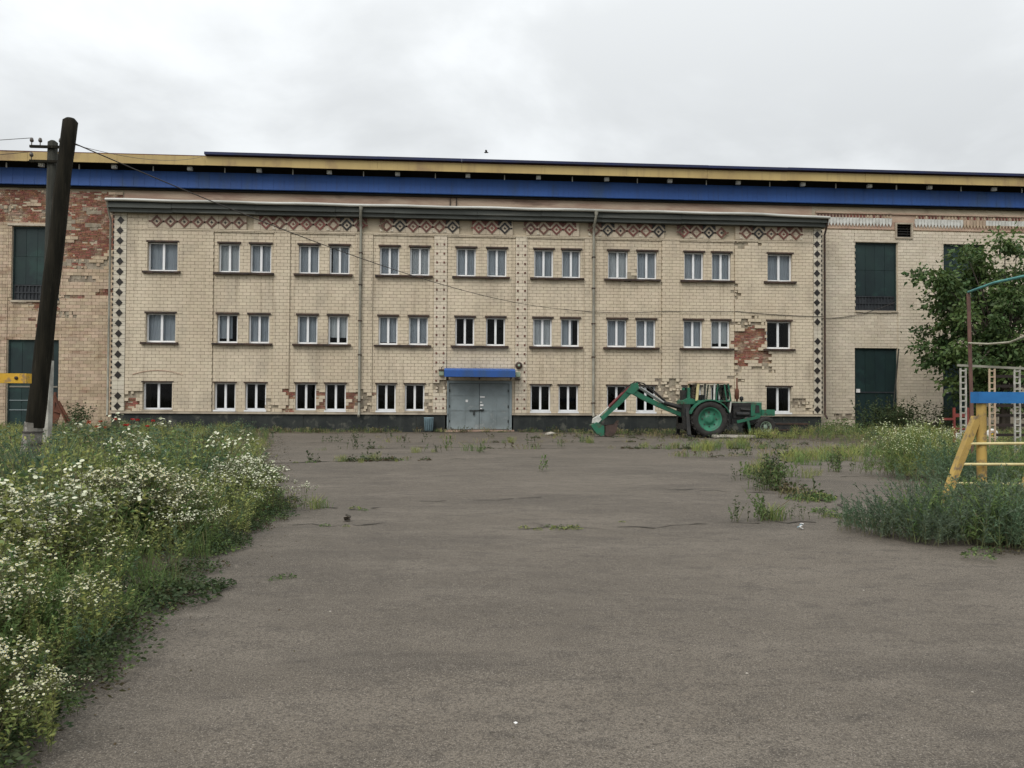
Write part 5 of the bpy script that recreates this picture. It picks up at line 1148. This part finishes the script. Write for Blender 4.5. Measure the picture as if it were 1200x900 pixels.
# loose gravel, dry leaves and crumbs lying along the edges and in the seams
LQ = []; LM = []
def litter(P, k, sz, zoff=.004):
    n = len(P); c = np.c_[P[:, :2], gz(P[:, 0], P[:, 1])+zoff]; q = disc(c, np.c_[rng.normal(size=(n, 2))*.35, np.ones(n)], rng.uniform(.3, 1.1, n)*sz*.6); LQ.append(q); LM.append(np.full(len(q), k))
for poly, k0, k1 in ((BED, 0, 9), (VERGE, 0, 8), (STRIP, 0, 7)):
    for i in range(k0, k1):
        a, b = np.array(poly[i]), np.array(poly[i+1]); n = int(np.linalg.norm(b-a)*70); t = rng.uniform(size=n)[:, None]; nrm = np.array([(b-a)[1], -(b-a)[0]])/np.linalg.norm(b-a)
        P = a+(b-a)*t+nrm*np.abs(rng.normal(size=n))[:, None]*.30*(1 if poly is BED else -1)+rng.normal(size=(n, 2))*.12; h_ = rng.integers(0, 3, n)
        for k, sz in ((0, .012), (1, .010), (2, .014)): litter(P[h_ == k], k, sz*(1 if np.hypot(*(a-CAMP)) < 12 else 2.2))
P = np.c_[rng.uniform(-6, 9, 900), rng.uniform(-33.5, -8, 900)]; h_ = rng.integers(0, 3, 900)
for k in range(3): litter(P[h_ == k], k, .008)
tag(quads('ground_litter', np.concatenate(LQ), np.concatenate(LM), ['soil', 'concrete', 'lf_brown']), 'dry leaf scraps, crumbs and gravel scattered along the asphalt edges', 'litter', kind='stuff')
# weed tufts in the cracks
tA = [grass_plant(.36, 40, .005, 'lf_yel', .09), grass_plant(.30, 32, .005, 'lf_mid', .10)]; tB = [leafy_plant(.42, 3, 60, .06, 'lf_mid', .012, .05, .7), leafy_plant(.42, 4, 60, .06, 'lf_dark', .012, .06, .7)]; tC = [low_plant(.18, 60, 'lf_yel', .05), low_plant(.18, 60, 'lf_mid', .05)]
GT = 'weed tufts growing in the asphalt cracks'
SHARED = 'small weed tuft growing from a crack in the asphalt'
TUFT = [((-2.3, -17.45), tA, 5, .28, .75, 'bright green grass patch along the long crack left of centre'), ((-2.9, -17.7), tA, 2, .1, .8, 'small grass tuft at the left part of the long crack left of centre'), ((-3.6, -18.0), tC, 2, .1, .8, 'low flat weed at the left end of the long crack beside the flower bed'), ((-1.6, -17.3), tC, 2, .12, .8, 'low weed at the right end of the long crack left of centre'),
        ((-1.1, -15.0), tA, 3, .15, .75, 'grass tuft before the left edge of the grey gate, nearest of that row'), ((-.6, -14.6), tB, 3, .2, 1.0, 'pair of leafy weeds left of the gate axis'), ((-.2, -14.3), tB, 2, .1, 1.25, 'tall single weed spike before the grey gate'), ((.3, -14.4), tA, 3, .2, 1.0, 'pale grass tuft before the middle of the gate'), ((.62, -15.2), tB, 2, .06, 1.0, 'thin weed in front of the right gate leaf'), ((-3.3, -13.2), tB, 2, .2, 1.2, 'leafy weed far left between flower bed and bin'),
        ((1.8, -20.2), tB, 2, .04, .95, 'lone upright dark weed standing in the middle of the yard'), ((1.12, -27.45), tC, 3, .10, .55, 'low green weed in the crack in the middle of the yard'), ((.78, -27.45), tC, 1, .03, .5, 'tiny weed left of the low green weed in the middle crack'), ((1.32, -27.42), tC, 2, .06, .5, 'tiny dark weed right of the low green weed in the middle crack'),
        ((2.05, -27.1), tC, 1, .03, .45, 'thin weed stalk right of the lone dark weed in the crack'), ((3.42, -27.2), tB, 2, .03, .8, 'thin upright weed at the left end of the right hand weed row'), ((3.75, -27.15), tB, 4, .05, .95, 'two tall weed spikes in the middle of the right hand weed row'), ((3.95, -27.1), tA, 4, .07, .85, 'grassy weed in the middle of the right hand weed row'), ((4.25, -27.05), tB, 2, .08, .5, 'low brownish weed in the right hand weed row'), ((4.6, -27.0), tB, 1, .02, .5, 'thin weed at the right end of the right hand weed row'),
        ((5.25, -23.9), tB, 12, .22, 1.35, 'dark green weed bush in the joint right of the yard'), ((5.7, -22.6), tB, 12, .24, 1.4, 'bushy weed behind the dark green one in the joint'), ((5.35, -25.0), tC, 9, .2, 1.2, 'low yellowing weed patch in front of the dark green weed bush'), ((6.3, -21.4), tA, 12, .35, 1.15, 'grey green grass patch behind the bushy weeds in the joint'), ((8.2, -20.3), tB, 6, .14, 1.3, 'narrow upright weed on the asphalt near the pale topped bush'),
        ((4.95, -26.6), tC, 6, .2, .8, 'low green weed mat between the weed row and the feathery bush'), ((7.6, -13), tA, 14, .5, 1.2, 'large pale grass patch before the tractor backhoe'), ((8.6, -12.6), tA, 12, .4, 1.2, 'pale grass patch before the tractor rear wheel'), ((6.2, -12.3), tA, 4, .3, .8, 'small pale grass tuft left below the backhoe'), ((9.8, -12.4), tA, 5, .4, .8, 'grass patch before the tractor front wheel'), ((3.2, -12.0), tB, 2, .1, 1.0, 'leafy weed on the asphalt right of the gate'), ((10.2, -9.7), tA, 6, .5, .8, 'grass patch close to the tractor rear wheel'), ((11.4, -15.3), tA, 16, .6, 1.2, 'wide grass patch at the verge corner, farthest right of the yard'), ((9.6, -16.8), tA, 16, .5, 1.2, 'grass patch along the asphalt edge, left of the wide corner patch'), ((8.4, -17.6), tA, 10, .4, 1.2, 'smaller grass patch left of the joint near the verge'), ((1.9, -9.2), tA, 3, .2, .8, 'grass tuft before the plinth just right of the gate'), ((-1.9, -9.4), tB, 2, .15, 1.0, 'leafy weed before the plinth just left of the gate'), ((4.6, -9.0), tA, 4, .3, .9, 'grass tuft under the backhoe bucket'),
        ((-1.9, -25.75), tA, 3, .08, .75, 'grass tuft at the asphalt edge right of the far white flower clump'), ((-1.35, -25.85), tC, 2, .08, .5, 'dark flat weed on the asphalt right of the flower bed tip'), ((-1.5, -27.4), tC, 2, .1, .4, 'flat green weed in the short crack beside the flower bed'), ((-1.45, -29.9), tC, 2, .08, .5, 'small brown creeper reaching out from the flower bed onto the asphalt')]
for (x, y), pr, n, rad, s0, lab in TUFT:
    clump('weed_tuft', lab, 'weed', (x, y, float(gz(x, y))), pr, n, rad, s0, GT)

# ------------------------------------------------------------------ trees
def tree(loc, lab, h, cr, nclump, nleaf, lsz, seed, trunk_r=.2):
    rr = np.random.default_rng(seed); t = thing('leafy_tree', lab, 'tree', loc); mb = MB()
    top = Vector((.1, 0, h*.55)); mb.tube([(0, 0, -.1), (.05, .02, h*.15), (.0, .05, h*.32), top], [trunk_r*1.2, trunk_r, trunk_r*.8, trunk_r*.5], 9)
    C = []
    for k in range(nclump):
        for _ in range(50):
            v = rr.uniform(-1, 1, 3)
            if .25 < np.linalg.norm(v) < 1: break
        v *= np.array([cr[0], cr[1], cr[2]])*rr.uniform(.8, 1.08); C.append(np.array([0, 0, cr[3]])+v)
    C = np.array(C)
    for c in C[::2]:
        s = Vector((0, 0, h*rr.uniform(.2, .5))); e = Vector(c); m = s.lerp(e, .5)+Vector((0, 0, .25)); mb.tube([s, m, e], [trunk_r*.32, trunk_r*.2, .012], 5, cap=False)
    mb.build('trunk', 'bark', t)
    k = rr.integers(0, nclump, nleaf); sz = rr.uniform(.24, .60, nclump)[k]
    off = rr.normal(size=(nleaf, 3))*sz[:, None]*np.array([.62, .62, .42]); p = C[k]+off
    d = unit(off+rr.normal(size=(nleaf, 3))*.5+np.array([0, 0, -.15])); q = leaves(p, d, lsz*rr.uniform(.6, 1.3, nleaf), lsz*.30*rr.uniform(.7, 1.2, nleaf))
    light = (rr.uniform(size=nclump) < .3)[k].astype(int)
    quads('crown', q, light, ['lf_tree', 'lf_tree2'], t); return t
tree((23.9, -4.2, 0), 'dense dark green tree in front of the right wing of the hall', 8.2, (4.0, 2.6, 4.1, 5.05), 165, 21000, .22, 3)
tree((29.8, -6.5, 0), 'dark green tree at the right edge behind the pergola', 8, (4.2, 2.6, 4.4, 4.6), 90, 11000, .26, 4)
